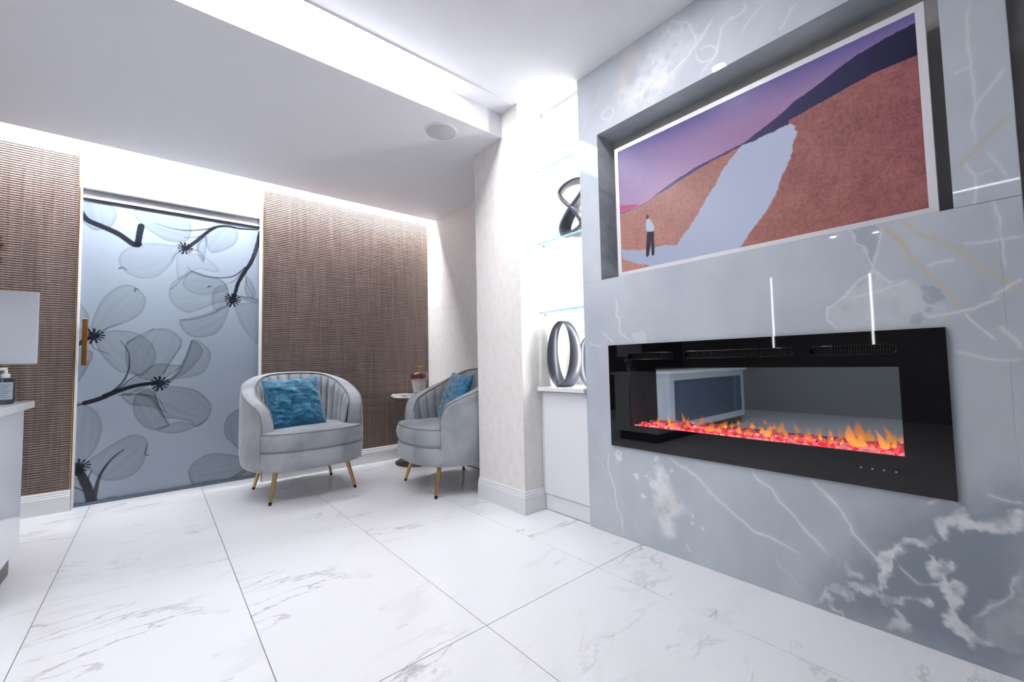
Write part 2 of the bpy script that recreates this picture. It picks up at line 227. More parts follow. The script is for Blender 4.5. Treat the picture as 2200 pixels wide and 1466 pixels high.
ART = json.loads('''{"door":{"petal":[[0.22,[[-0.349,1.19],[-0.334,1.3],[-0.293,1.413],[-0.232,1.493],[-0.169,1.525],[-0.112,1.499],[-0.067,1.432],[-0.075,1.354],[-0.117,1.287],[-0.191,1.239],[-0.262,1.199],[-0.301,1.165]]],[0.25,[[-0.424,1.378],[-0.369,1.31],[-0.359,1.25],[-0.369,1.141],[-0.419,1.14]]],[0.25,[[-0.327,1.142],[-0.28,1.18],[-0.19,1.192],[-0.096,1.167],[-0.027,1.098],[-0.003,1.02],[-0.014,0.943],[-0.071,0.867],[-0.128,0.876],[-0.202,0.897],[-0.266,0.972],[-0.312,1.057]]],[0.3,[[-0.422,1.045],[-0.346,1.045],[-0.337,0.997],[-0.361,0.925],[-0.4,0.832],[-0.42,0.821]]],[0.26,[[-0.17,1.096],[-0.133,1.134],[-0.077,1.161],[-0.019,1.208],[0.061,1.211],[0.124,1.166],[0.151,1.113],[0.126,1.046],[0.075,0.954],[0.036,0.864],[-0.022,0.827],[-0.1,0.856],[-0.162,0.933]]],[0.25,[[0.048,0.798],[0.107,0.874],[0.158,0.979],[0.199,1.1],[0.214,1.135],[0.264,1.115],[0.321,1.047],[0.327,0.978],[0.289,0.882],[0.213,0.844],[0.119,0.828],[0.068,0.791]]],[0.3,[[0.057,0.811],[0.128,0.887],[0.179,1.019],[0.209,1.128],[0.276,1.06],[0.255,0.978],[0.17,0.872]]],[0.33,[[-0.117,0.756],[0.008,0.774],[0.119,0.775],[0.236,0.742],[0.314,0.662],[0.34,0.592],[0.316,0.512],[0.251,0.458],[0.197,0.504],[0.113,0.533],[0.042,0.553],[-0.02,0.674]]],[0.33,[[-0.124,0.631],[-0.107,0.73],[-0.021,0.75],[0.041,0.579],[0.083,0.49],[0.014,0.46],[-0.055,0.487],[-0.103,0.555]]],[0.28,[[0.004,0.467],[0.083,0.497],[0.165,0.508],[0.235,0.47],[0.198,0.438],[0.115,0.422],[0.044,0.44]]],[0.3,[[-0.191,0.76],[-0.127,0.832],[-0.014,0.943],[0.106,0.94],[0.148,0.926],[0.067,0.849],[-0.012,0.801],[-0.107,0.755],[-0.144,0.72]]],[0.3,[[-0.19,0.736],[-0.107,0.737],[-0.03,0.719],[0.031,0.618],[0.071,0.582],[-0.009,0.622],[-0.086,0.647],[-0.143,0.658]]],[0.28,[[-0.425,0.669],[-0.355,0.669],[-0.302,0.611],[-0.279,0.524],[-0.29,0.43],[-0.322,0.34],[-0.372,0.289],[-0.417,0.291]]],[0.28,[[-0.355,0.28],[-0.297,0.336],[-0.219,0.396],[-0.139,0.441],[-0.082,0.436],[-0.039,0.384],[-0.042,0.297],[-0.078,0.19],[-0.151,0.142],[-0.249,0.143],[-0.311,0.196]]],[0.35,[[0.425,0.46],[0.453,0.526],[0.518,0.569],[0.598,0.541],[0.601,0.198],[0.546,0.22],[0.491,0.284],[0.432,0.362]]],[0.32,[[0.202,0.127],[0.233,0.188],[0.331,0.239],[0.445,0.222],[0.553,0.177],[0.602,0.141],[0.566,0.048],[0.483,0.008],[0.334,0.023],[0.247,0.007],[0.219,0.059]]],[0.45,[[0.448,-0.006],[0.566,0.076],[0.652,0.046],[0.653,-0.011]]],[0.3,[[-0.264,0.016],[-0.221,0.032],[-0.167,0.012],[-0.156,0.0]]],[0.3,[[-0.415,0.193],[-0.36,0.147],[-0.333,0.06],[-0.34,0.004],[-0.411,0.02]]],[0.34,[[-0.416,2.115],[-0.379,2.113],[-0.283,2.101],[-0.236,2.043],[-0.239,1.984],[-0.271,1.92],[-0.342,1.889],[-0.39,1.919],[-0.413,1.97]]],[0.3,[[-0.147,2.062],[-0.122,2.103],[-0.042,2.109],[0.156,2.091],[0.191,2.022],[0.187,1.946],[0.149,1.889],[0.044,1.883],[-0.039,1.929],[-0.12,1.997]]],[0.16,[[-0.221,1.699],[-0.193,1.772],[-0.134,1.817],[-0.047,1.849],[0.054,1.854],[0.121,1.847],[0.093,1.744],[0.048,1.664],[-0.015,1.596],[-0.086,1.576],[-0.147,1.592],[-0.199,1.632]]],[0.28,[[0.277,1.962],[0.328,2.062],[0.412,2.105],[0.49,2.054],[0.501,1.989],[0.469,1.917],[0.383,1.851],[0.31,1.839]]],[0.18,[[0.064,1.508],[0.087,1.571],[0.143,1.627],[0.191,1.67],[0.292,1.645],[0.397,1.618],[0.441,1.519],[0.42,1.452],[0.346,1.42],[0.245,1.363],[0.177,1.34],[0.109,1.378],[0.07,1.436]]],[0.16,[[0.144,1.565],[0.191,1.67],[0.292,1.645],[0.397,1.618],[0.43,1.544],[0.294,1.492],[0.204,1.497]]],[0.26,[[0.131,1.281],[0.184,1.298],[0.301,1.345],[0.407,1.412],[0.445,1.422],[0.433,1.33],[0.375,1.199],[0.297,1.156],[0.209,1.154],[0.149,1.207]]],[0.2,[[0.491,1.421],[0.656,1.433],[0.658,1.121],[0.592,1.164],[0.529,1.264],[0.498,1.349]]],[0.22,[[0.33,1.483],[0.345,1.548],[0.418,1.582],[0.441,1.532],[0.42,1.439],[0.368,1.371],[0.336,1.394]]],[0.25,[[0.223,1.851],[0.248,1.918],[0.288,1.964],[0.294,1.888],[0.27,1.75]]],[0.28,[[0.551,1.555],[0.561,1.663],[0.595,1.64],[0.631,1.549],[0.62,1.494],[0.574,1.504]]],[0.1,[[0.103,1.733],[0.121,1.797],[0.189,1.808],[0.28,1.796],[0.374,1.706],[0.343,1.677],[0.241,1.689],[0.163,1.617],[0.115,1.599]]],[0.35,[[0.485,1.496],[0.574,1.497],[0.666,1.485],[0.667,1.444],[0.574,1.464]]]],"line":[[0.0178,0.0207,0.97,[[-0.413,2.002],[-0.383,1.954],[-0.311,1.924],[-0.229,1.888],[-0.178,1.85],[-0.139,1.822],[-0.114,1.83]]],[0.0207,0.0207,0.97,[[-0.12,1.823],[-0.112,1.891],[-0.102,1.967]]],[0.0065,0.0148,0.95,[[0.638,2.08],[0.523,2.067],[0.413,2.068],[0.339,2.038],[0.277,1.975],[0.218,1.901],[0.169,1.848]]],[0.0074,0.0018,0.75,[[0.339,2.038],[0.256,2.007],[0.157,1.983],[0.061,1.984],[-0.022,2.005]]],[0.0047,0.0018,0.75,[[0.318,2.021],[0.237,1.948],[0.148,1.924]]],[0.0178,0.0133,0.97,[[0.661,2.059],[0.639,1.945],[0.605,1.817],[0.549,1.702],[0.505,1.604],[0.48,1.489]]],[0.0071,0.0018,0.8,[[0.554,1.743],[0.483,1.667],[0.396,1.638],[0.292,1.638],[0.211,1.66],[0.171,1.699]]],[0.0047,0.0018,0.7,[[0.571,1.759],[0.483,1.628],[0.413,1.587]]],[0.003,0.0018,0.6,[[0.56,1.703],[0.567,1.61],[0.62,1.494]]],[0.003,0.0018,0.6,[[0.288,1.977],[0.248,1.906],[0.234,1.84]]],[0.0036,0.0018,0.6,[[0.169,1.836],[0.249,1.83],[0.275,1.744]]],[0.0036,0.0018,0.6,[[0.131,1.811],[0.093,1.781],[0.075,1.729]]],[0.0044,0.0024,0.6,[[0.442,1.421],[0.337,1.343],[0.216,1.292],[0.129,1.282]]],[0.0036,0.0024,0.6,[[0.507,1.498],[0.585,1.492],[0.666,1.458]]],[0.0036,0.0018,0.5,[[0.069,1.509],[0.106,1.549],[0.143,1.615]]],[0.0163,0.0133,0.97,[[-0.368,0.688],[-0.296,0.712],[-0.2,0.761],[-0.108,0.793],[-0.012,0.807]]],[0.0077,0.003,0.8,[[-0.279,0.735],[-0.191,0.785],[-0.146,0.833],[-0.1,0.875]]],[0.0077,0.0021,0.8,[[-0.227,0.762],[-0.174,0.834],[-0.148,0.933],[-0.155,1.033],[-0.198,1.12]]],[0.0089,0.0059,0.8,[[-0.421,0.672],[-0.368,0.685]]],[0.0044,0.0021,0.6,[[-0.199,0.73],[-0.107,0.73],[-0.03,0.713],[0.02,0.683],[0.061,0.59]]],[0.0047,0.0024,0.6,[[-0.011,0.763],[0.01,0.671],[0.052,0.552],[0.078,0.491]]],[0.0148,0.0148,0.95,[[-0.421,1.075],[-0.361,1.132]]],[0.0036,0.0021,0.6,[[-0.343,1.093],[-0.325,1.057],[-0.25,1.021]]],[0.0041,0.0021,0.6,[[-0.297,1.18],[-0.245,1.218],[-0.191,1.239]]],[0.0036,0.0021,0.6,[[0.058,0.804],[0.138,0.887],[0.189,1.06],[0.207,1.128]]],[0.0036,0.0021,0.55,[[-0.165,1.096],[-0.096,1.16],[-0.029,1.201],[-0.021,1.214]]],[0.0036,0.0021,0.6,[[0.041,0.87],[0.085,0.967],[0.146,1.086]]],[0.0237,0.0296,0.97,[[-0.391,0.252],[-0.361,0.171],[-0.334,0.084],[-0.319,-0.001]]],[0.0148,0.0036,0.9,[[-0.308,0.002],[-0.3,0.1],[-0.277,0.202],[-0.226,0.289],[-0.164,0.346]]],[0.0059,0.003,0.8,[[-0.332,0.095],[-0.34,0.167],[-0.324,0.228]]],[0.0047,0.003,0.8,[[-0.413,0.135],[-0.367,0.102],[-0.342,0.062]]],[0.0038,0.0024,0.7,[[-0.032,0.283],[-0.051,0.298],[-0.038,0.371]]],[0.0038,0.0024,0.6,[[0.23,0.461],[0.251,0.465],[0.316,0.512]]],[0.0038,0.0024,0.6,[[0.231,0.01],[0.214,0.06],[0.202,0.127]]],[0.0059,0.003,0.7,[[-0.215,1.636],[-0.195,1.644],[-0.173,1.63]]],[0.0059,0.003,0.7,[[-0.128,1.478],[-0.124,1.499],[-0.106,1.492]]],[0.0059,0.003,0.7,[[0.303,1.55],[0.314,1.564],[0.329,1.557]]]],"stamen":[[[0.154,1.842],0.042],[[0.468,1.462],0.05],[[-0.333,1.148],0.047],[[0.023,0.803],0.049],[[-0.387,0.263],0.049]]},"wall":{"vein":[[1,0.004,0.6,[[1.254,2.511],[1.312,2.455],[1.348,2.401],[1.4,2.313],[1.452,2.268],[1.49,2.227],[1.507,2.169]]],[0,0.004,0.5,[[0.973,2.515],[0.995,2.494],[0.988,2.459]]],[0,0.006,0.6,[[0.957,2.502],[0.938,2.487],[0.87,2.437],[0.853,2.388],[0.836,2.353],[0.833,2.327],[0.857,2.308]]],[0,0.004,0.45,[[0.928,2.478],[0.904,2.45],[0.895,2.42],[0.911,2.403],[0.945,2.422],[0.962,2.457],[0.951,2.48],[0.928,2.478]]],[0,0.006,0.7,[[0.753,2.383],[0.781,2.355],[0.814,2.325],[0.853,2.296],[0.887,2.269],[0.938,2.254],[0.975,2.225]]],[0,0.006,0.6,[[0.63,2.366],[0.623,2.34],[0.647,2.326],[0.688,2.33],[0.722,2.317],[0.727,2.293],[0.737,2.258],[0.757,2.206],[0.803,2.177],[0.817,2.153]]],[0,0.004,0.5,[[0.839,2.283],[0.832,2.241],[0.801,2.209],[0.761,2.209],[0.743,2.226],[0.763,2.256],[0.821,2.282]]],[0,0.005,0.5,[[0.56,2.313],[0.591,2.292],[0.627,2.264],[0.644,2.235]]],[0,0.006,0.5,[[0.442,2.235],[0.469,2.222],[0.487,2.193],[0.509,2.167]]],[0,0.004,0.5,[[1.3,2.252],[1.282,2.215],[1.31,2.184],[1.349,2.208],[1.354,2.244],[1.3,2.252]]],[2,0.008,0.8,[[0.257,1.327],[0.238,1.303],[0.214,1.281],[0.202,1.252],[0.191,1.213],[0.169,1.175]]],[2,0.004,0.6,[[0.169,1.175],[0.141,1.131],[0.117,1.102],[0.1,1.069],[0.087,1.036],[0.079,1.021]]],[2,0.007,0.7,[[0.212,1.33],[0.186,1.308],[0.166,1.281],[0.122,1.248],[0.088,1.212],[0.048,1.169],[0.024,1.131],[-0.004,1.1],[-0.022,1.078],[-0.036,1.062]]],[0,0.004,0.6,[[0.079,1.021],[0.054,0.979],[0.024,0.934]]],[0,0.004,0.6,[[-0.038,1.103],[-0.012,1.086],[0.016,1.067],[0.028,1.059]]],[0,0.004,0.65,[[0.011,1.053],[0.04,1.041],[0.074,1.028],[0.122,1.019],[0.169,1.013]]],[0,0.005,0.5,[[0.151,1.169],[0.126,1.178],[0.089,1.178]]],[0,0.005,0.5,[[0.071,1.224],[0.03,1.219],[-0.002,1.222],[-0.043,1.22]]],[0,0.004,0.4,[[0.004,1.323],[-0.001,1.271],[-0.004,1.211],[-0.004,1.136]]],[0,0.003,0.55,[[0.338,1.332],[0.327,1.317],[0.319,1.283],[0.299,1.263],[0.291,1.23],[0.284,1.209],[0.281,1.201],[0.271,1.23],[0.26,1.277],[0.254,1.322]]],[0,0.003,0.6,[[0.281,1.197],[0.288,1.171],[0.32,1.149],[0.346,1.117],[0.383,1.082],[0.407,1.069],[0.409,1.032],[0.412,1.024],[0.396,1.011],[0.381,0.985]]],[0,0.004,0.5,[[0.344,1.097],[0.268,1.114],[0.236,1.124],[0.181,1.138]]],[0,0.003,0.5,[[0.282,1.189],[0.263,1.163],[0.236,1.132]]],[0,0.006,0.5,[[0.108,0.904],[0.081,0.896],[0.048,0.882],[0.016,0.875],[-0.025,0.878]]],[0,0.012,0.5,[[0.019,0.973],[-0.004,0.945],[-0.026,0.906]]],[0,0.004,0.6,[[1.313,1.228],[1.299,1.176],[1.313,1.141],[1.294,1.113],[1.296,1.06],[1.278,1.033],[1.248,1.015],[1.23,0.998],[1.214,0.984]]],[0,0.003,0.5,[[1.49,1.005],[1.452,0.985],[1.409,0.983]]],[0,0.003,0.5,[[1.406,1.048],[1.366,1.022],[1.327,0.986]]],[1,0.006,0.6,[[1.521,0.426],[1.453,0.363],[1.389,0.29],[1.368,0.259],[1.335,0.202],[1.289,0.15],[1.245,0.089],[1.208,0.049],[1.16,-0.001]]],[0,0.003,0.7,[[1.383,0.421],[1.394,0.337],[1.368,0.271],[1.356,0.197],[1.345,0.142],[1.318,0.103],[1.315,0.007]]],[0,0.007,0.8,[[1.058,0.453],[1.003,0.425],[0.95,0.399],[0.9,0.364],[0.852,0.32],[0.806,0.288],[0.762,0.257],[0.72,0.227],[0.687,0.21],[0.638,0.202],[0.581,0.186],[0.534,0.172]]],[0,0.006,0.75,[[0.692,0.45],[0.66,0.411],[0.621,0.389],[0.592,0.352],[0.549,0.312],[0.522,0.27],[0.488,0.239],[0.449,0.199]]],[0,0.009,0.6,[[0.491,0.453],[0.452,0.417],[0.415,0.374]]],[1,0.003,0.5,[[0.625,0.142],[0.604,0.106],[0.567,0.077],[0.533,0.037]]],[0,0.008,0.7,[[0.453,0.412],[0.412,0.371],[0.393,0.34],[0.372,0.296],[0.346,0.262],[0.321,0.222],[0.311,0.205]]],[0,0.003,0.45,[[0.005,0.286],[0.02,0.28],[0.035,0.252],[0.034,0.226],[0.07,0.18],[0.105,0.13]]],[0,0.004,0.5,[[0.268,0.229],[0.245,0.205],[0.217,0.183]]],[0,0.004,0.5,[[0.067,0.497],[0.034,0.487],[-0.004,0.482]]],[0,0.006,0.6,[[0.19,0.435],[0.154,0.459],[0.139,0.456],[0.122,0.446]]],[0,0.004,0.5,[[0.019,1.946],[0.026,1.887],[0.031,1.812],[0.03,1.747],[0.027,1.678],[0.027,1.615],[0.035,1.585],[0.031,1.54],[0.03,1.516]]],[2,0.007,0.75,[[0.08,1.446],[0.051,1.476],[0.027,1.5],[-0.002,1.53],[-0.027,1.563],[-0.043,1.559]]],[0,0.004,0.5,[[0.066,1.738],[0.03,1.75]]],[0,0.005,0.55,[[0.027,1.615],[0.004,1.651],[-0.022,1.685],[-0.038,1.708]]],[0,0.004,0.5,[[0.051,1.467],[0.041,1.424],[0.039,1.386],[0.048,1.336]]],[0,0.003,0.4,[[0.038,1.419],[0.0,1.428]]],[0,0.004,0.4,[[0.012,1.489],[-0.009,1.439],[-0.022,1.397]]],[0,0.005,0.4,[[0.005,1.337],[-0.001,1.294],[0.001,1.241]]]],"poly":[[1,0.03,0.6,[[1.182,2.522],[1.129,2.5],[1.125,2.445],[1.174,2.404],[1.202,2.338],[1.217,2.27],[1.252,2.338],[1.243,2.405],[1.214,2.476]]],[0,0.05,0.6,[[1.116,2.376],[1.027,2.366],[1.002,2.311],[0.953,2.243],[0.971,2.198],[1.066,2.224],[1.112,2.206],[1.133,2.259]]],[1,0.02,0.6,[[1.112,2.216],[1.077,2.239],[1.042,2.262],[1.005,2.252],[0.985,2.221],[1.033,2.226],[1.066,2.219],[1.084,2.192]]],[4,0.012,0.5,[[1.115,2.207],[1.099,2.236],[1.071,2.231],[1.078,2.204],[1.101,2.193]]],[0,0.06,0.6,[[1.235,2.285],[1.131,2.3],[0.97,2.203],[1.08,2.169],[1.184,2.178],[1.237,2.221]]],[0,0.08,0.35,[[1.036,2.531],[0.932,2.498],[0.84,2.365],[0.843,2.295],[0.969,2.232],[1.129,2.352],[1.067,2.472]]],[3,0.004,0.38,[[0.338,1.332],[0.327,1.317],[0.319,1.283],[0.299,1.263],[0.291,1.23],[0.284,1.209],[0.281,1.201],[0.271,1.23],[0.26,1.277],[0.254,1.322],[0.295,1.337]]],[0,0.01,0.22,[[0.281,1.197],[0.288,1.171],[0.32,1.149],[0.346,1.117],[0.383,1.082],[0.407,1.069],[0.409,1.032],[0.412,1.024],[0.396,1.011],[0.381,0.985],[0.2,0.976],[0.122,1.005],[0.167,1.117],[0.246,1.152]]],[3,0.004,0.4,[[0.157,1.108],[0.141,1.113],[0.127,1.104],[0.121,1.082],[0.127,1.058],[0.145,1.05],[0.165,1.056],[0.174,1.071],[0.158,1.084]]],[3,0.003,0.4,[[0.168,1.035],[0.159,1.043],[0.151,1.033],[0.159,1.026]]],[3,0.003,0.35,[[0.206,1.009],[0.195,1.025],[0.179,1.025],[0.17,1.01],[0.181,0.996],[0.199,0.994]]],[0,0.004,0.25,[[1.214,1.029],[1.177,1.03],[1.162,1.051],[1.149,1.031],[1.128,1.026],[1.133,1.005],[1.127,0.981],[1.212,0.982]]],[0,0.025,0.85,[[1.126,0.373],[1.095,0.394],[1.062,0.352],[1.036,0.29],[0.978,0.252],[0.968,0.224],[1.013,0.193],[1.032,0.142],[1.028,0.102],[1.057,0.073],[1.091,0.089],[1.1,0.139],[1.129,0.174],[1.139,0.214],[1.131,0.27],[1.146,0.331]]],[1,0.03,0.4,[[1.114,0.23],[1.02,0.273],[0.989,0.229],[1.047,0.184],[1.117,0.177]]],[5,0.1,0.62,[[0.39,0.177],[0.289,0.337],[0.185,0.429],[0.117,0.449],[-0.023,0.5],[0.001,0.062],[0.164,-0.021],[0.332,-0.006],[0.475,0.019]]],[0,0.012,0.7,[[0.178,0.393],[0.152,0.412],[0.118,0.44],[0.101,0.432],[0.094,0.418],[0.056,0.431],[-0.004,0.461],[-0.002,0.407],[0.029,0.395],[0.079,0.389],[0.113,0.38],[0.138,0.382],[0.146,0.355],[0.154,0.34],[0.164,0.349],[0.175,0.365]]],[0,0.009,0.75,[[0.309,0.253],[0.297,0.27],[0.276,0.28],[0.27,0.295],[0.252,0.297],[0.269,0.266],[0.278,0.236],[0.279,0.216],[0.291,0.185],[0.29,0.162],[0.299,0.135],[0.312,0.14],[0.31,0.178],[0.316,0.206]]],[0,0.009,0.6,[[0.249,0.308],[0.214,0.325],[0.188,0.343],[0.184,0.325],[0.204,0.299],[0.216,0.302],[0.245,0.3]]],[0,0.009,0.7,[[0.193,0.284],[0.175,0.271],[0.15,0.279],[0.144,0.266],[0.163,0.247],[0.173,0.221],[0.165,0.202],[0.142,0.224],[0.126,0.199],[0.132,0.163],[0.142,0.141],[0.127,0.105],[0.077,0.075],[0.082,0.06],[0.105,0.049],[0.129,0.068],[0.157,0.101],[0.166,0.11],[0.155,0.151],[0.175,0.189],[0.191,0.183],[0.217,0.183],[0.198,0.187],[0.183,0.208],[0.198,0.225],[0.197,0.247]]],[0,0.009,0.7,[[0.404,0.123],[0.381,0.124],[0.359,0.119],[0.336,0.145],[0.317,0.138],[0.31,0.121],[0.273,0.135],[0.248,0.135],[0.225,0.126],[0.2,0.148],[0.19,0.127],[0.213,0.121],[0.249,0.122],[0.287,0.113],[0.306,0.092],[0.316,0.108],[0.343,0.097],[0.37,0.107],[0.393,0.106]]],[0,0.008,0.65,[[0.494,0.015],[0.467,0.059],[0.432,0.098],[0.402,0.109],[0.389,0.079],[0.381,0.065],[0.419,0.053],[0.436,0.068],[0.455,0.06],[0.438,0.031],[0.418,0.011],[0.445,0.018],[0.462,0.039],[0.491,0.013]]],[0,0.012,0.5,[[0.288,0.09],[0.264,0.077],[0.243,0.054],[0.249,0.028],[0.279,0.031],[0.29,0.016],[0.299,0.022],[0.285,0.061]]],[0,0.012,0.45,[[0.4,0.195],[0.379,0.167],[0.362,0.163],[0.357,0.144],[0.38,0.146],[0.399,0.167]]],[0,0.008,0.2,[[0.005,0.289],[0.02,0.28],[0.035,0.252],[0.034,0.226],[0.07,0.18],[0.105,0.13],[0.106,0.112],[0.075,0.076],[0.016,0.082]]]],"spot":[[[1.323,0.413],0.0248,1],[[1.115,0.426],0.0165,1],[[1.029,0.387],0.0113,1],[[1.138,0.303],0.0113,0],[[1.189,0.24],0.0144,0],[[1.225,0.327],0.0129,0],[[0.939,0.177],0.0093,0],[[0.904,0.162],0.0103,0],[[0.97,0.054],0.0072,0],[[0.947,0.217],0.0072,0],[[1.168,0.332],0.0077,0]]},"tv":{"hor":[[1.318,1.689],[1.289,1.69],[1.203,1.683],[1.118,1.705],[1.027,1.743],[0.942,1.764],[0.882,1.781],[0.806,1.79],[0.743,1.798],[0.675,1.806],[0.634,1.824],[0.586,1.842],[0.541,1.863],[0.496,1.888],[0.448,1.905],[0.401,1.92],[0.362,1.939],[0.331,1.952],[0.289,1.966],[0.244,1.973],[0.2,1.979],[0.145,1.983],[0.134,1.983]],"low":[[1.318,1.683],[1.289,1.683],[1.191,1.682],[1.095,1.709],[0.984,1.739],[0.902,1.759],[0.806,1.781],[0.684,1.796],[0.635,1.798],[0.558,1.806],[0.513,1.812],[0.509,1.827],[0.465,1.835],[0.417,1.845],[0.366,1.854],[0.306,1.865],[0.238,1.876],[0.185,1.875],[0.14,1.874],[0.13,1.873]],"path":[[0.684,1.798],[0.635,1.799],[0.558,1.807],[0.507,1.811],[0.491,1.794],[0.486,1.767],[0.501,1.724],[0.511,1.67],[0.537,1.63],[0.554,1.585],[0.579,1.534],[0.603,1.491],[0.648,1.447],[0.686,1.4],[0.712,1.362],[0.723,1.311],[1.155,1.25],[1.144,1.374],[1.203,1.391],[1.251,1.415],[1.295,1.437],[1.297,1.487],[1.2,1.46],[1.106,1.455],[1.05,1.455],[0.992,1.44],[0.954,1.485],[0.923,1.516],[0.882,1.563],[0.851,1.611],[0.802,1.671],[0.773,1.717],[0.736,1.758]],"pink":[[1.31,1.723],[1.296,1.728],[1.202,1.705],[1.178,1.692],[1.24,1.689],[1.311,1.69]],"head":[[1.141,1.621]],"shirt":[[1.148,1.602],[1.136,1.609],[1.125,1.6],[1.112,1.577],[1.107,1.56],[1.11,1.541],[1.143,1.546],[1.151,1.564]],"pants":[[1.144,1.548],[1.11,1.543],[1.109,1.503],[1.11,1.424],[1.126,1.424],[1.126,1.491],[1.14,1.425],[1.157,1.424],[1.151,1.503]]}}''')
# ---------------------------------------------------------------- materials
M_white = mat('white_paint', (240, 240, 243), 0.6)
M_ceiling = mat('ceiling_paint', (238, 238, 243), 0.7)
M_trimw = mat('white_trim', (236, 236, 238), 0.35)
M_gold = mat('brushed_gold', (216, 180, 122), 0.28, metal=1.0)
M_goldd = mat('satin_bronze_gold', (168, 118, 56), 0.35, metal=0.9)
M_silver = mat('satin_aluminium', (176, 177, 183), 0.4, metal=0.4)
M_black = mat('black_plastic', (16, 16, 18), 0.4)
M_bglass = mat('black_glass', (5, 5, 8), 0.02, spec=0.6)
M_dark = mat('dark_interior', (26, 26, 30), 0.5)
M_gloss = mat('gloss_white_lacquer', (232, 236, 242), 0.06, spec=0.5)
M_quartz = mat('white_quartz', (238, 238, 242), 0.15)
M_grout = mat('tile_grout', (168, 166, 170), 0.8)
M_grayback = mat('grey_plaster', (186, 184, 182), 0.7)

# wallpaper: warm off-white with a fine mottled figure
M_wallp = mat('mottled_wallpaper', (233, 228, 224), 0.6)
nz, r, mp = noise_color(M_wallp, [(0.25, (233, 227, 222)), (0.5, (240, 236, 233)), (0.75, (243, 240, 238))], 26, 6, mapping=(1, 1, 0.6))
bump(M_wallp, nz, 0.12, 0.002)
M_darkw = mat('dark_grey_stone', (70, 68, 70), 0.55)
nz, r, mp = noise_color(M_darkw, [(0.3, (104, 101, 102)), (0.55, (124, 121, 121)), (0.7, (142, 139, 140))], 3, 8, distort=1.5)
M_left = mat('greige_wall', (142, 143, 142), 0.7)

# floor tile: white marble with thin grey-brown veins
M_tile = mat('white_marble_tile', (236, 236, 240), 0.16, spec=0.45)
_oi = N(M_tile, 'ShaderNodeObjectInfo'); _tc = N(M_tile, 'ShaderNodeTexCoord'); _mu = N(M_tile, 'ShaderNodeMath', operation='MULTIPLY'); _mu.inputs[1].default_value = 37.0
_cx = N(M_tile, 'ShaderNodeCombineXYZ'); _ad = N(M_tile, 'ShaderNodeVectorMath', operation='ADD')
K(M_tile, _oi, 'Random', _mu, 0); K(M_tile, _mu, 0, _cx, 0); K(M_tile, _mu, 0, _cx, 1); K(M_tile, _tc, 'Object', _ad, 0); K(M_tile, _cx, 0, _ad, 1)
def vein_layer(m, vec, scale, width, mp_scale, rot, dist):
    mp = N(m, 'ShaderNodeMapping'); mp.inputs['Scale'].default_value = mp_scale; mp.inputs['Rotation'].default_value = (0, 0, rot)
    K(m, vec, 0, mp, 'Vector')
    n = N(m, 'ShaderNodeTexNoise'); n.inputs['Scale'].default_value = scale; n.inputs['Detail'].default_value = 7; n.inputs['Distortion'].default_value = dist; n.inputs['Roughness'].default_value = 0.6
    K(m, mp, 0, n, 'Vector')
    s = N(m, 'ShaderNodeMath', operation='SUBTRACT'); s.inputs[1].default_value = 0.5; K(m, n, 0, s, 0)
    a = N(m, 'ShaderNodeMath', operation='ABSOLUTE'); K(m, s, 0, a, 0)
    r = N(m, 'ShaderNodeMapRange'); r.inputs['From Min'].default_value = 0; r.inputs['From Max'].default_value = width
    r.inputs['To Min'].default_value = 1; r.inputs['To Max'].default_value = 0; K(m, a, 0, r, 'Value')
    return r
v1 = vein_layer(M_tile, _ad, 0.8, 0.010, (0.9, 2.4, 1), math.radians(14), 0.45)
v2 = vein_layer(M_tile, _ad, 1.1, 0.030, (0.8, 2.0, 1), math.radians(-20), 0.6)
msk = N(M_tile, 'ShaderNodeTexNoise'); msk.inputs['Scale'].default_value = 2.3; msk.inputs['Detail'].default_value = 2; K(M_tile, _ad, 0, msk, 'Vector')
mr = N(M_tile, 'ShaderNodeMapRange'); mr.inputs['From Min'].default_value = 0.46; mr.inputs['From Max'].default_value = 0.62; K(M_tile, msk, 0, mr, 'Value')
m1 = N(M_tile, 'ShaderNodeMath', operation='MULTIPLY'); K(M_tile, v1, 0, m1, 0); K(M_tile, mr, 0, m1, 1)
m2 = N(M_tile, 'ShaderNodeMath', operation='MULTIPLY'); m2.inputs[1].default_value = 0.10; K(M_tile, v2, 0, m2, 0)
m3 = N(M_tile, 'ShaderNodeMath', operation='MULTIPLY_ADD'); m3.inputs[1].default_value = 0.5; K(M_tile, m1, 0, m3, 0)
m4 = N(M_tile, 'ShaderNodeMath', operation='MULTIPLY'); K(M_tile, m2, 0, m4, 0); K(M_tile, mr, 0, m4, 1); K(M_tile, m4, 0, m3, 2)
mx = N(M_tile, 'ShaderNodeMix', data_type='RGBA'); K(M_tile, m3, 0, mx, 0)
mx.inputs[6].default_value = rgba((238, 238, 242)); mx.inputs[7].default_value = rgba((128, 118, 116))
M_tile.node_tree.links.new(mx.outputs[2], BS(M_tile).inputs['Base Color'])

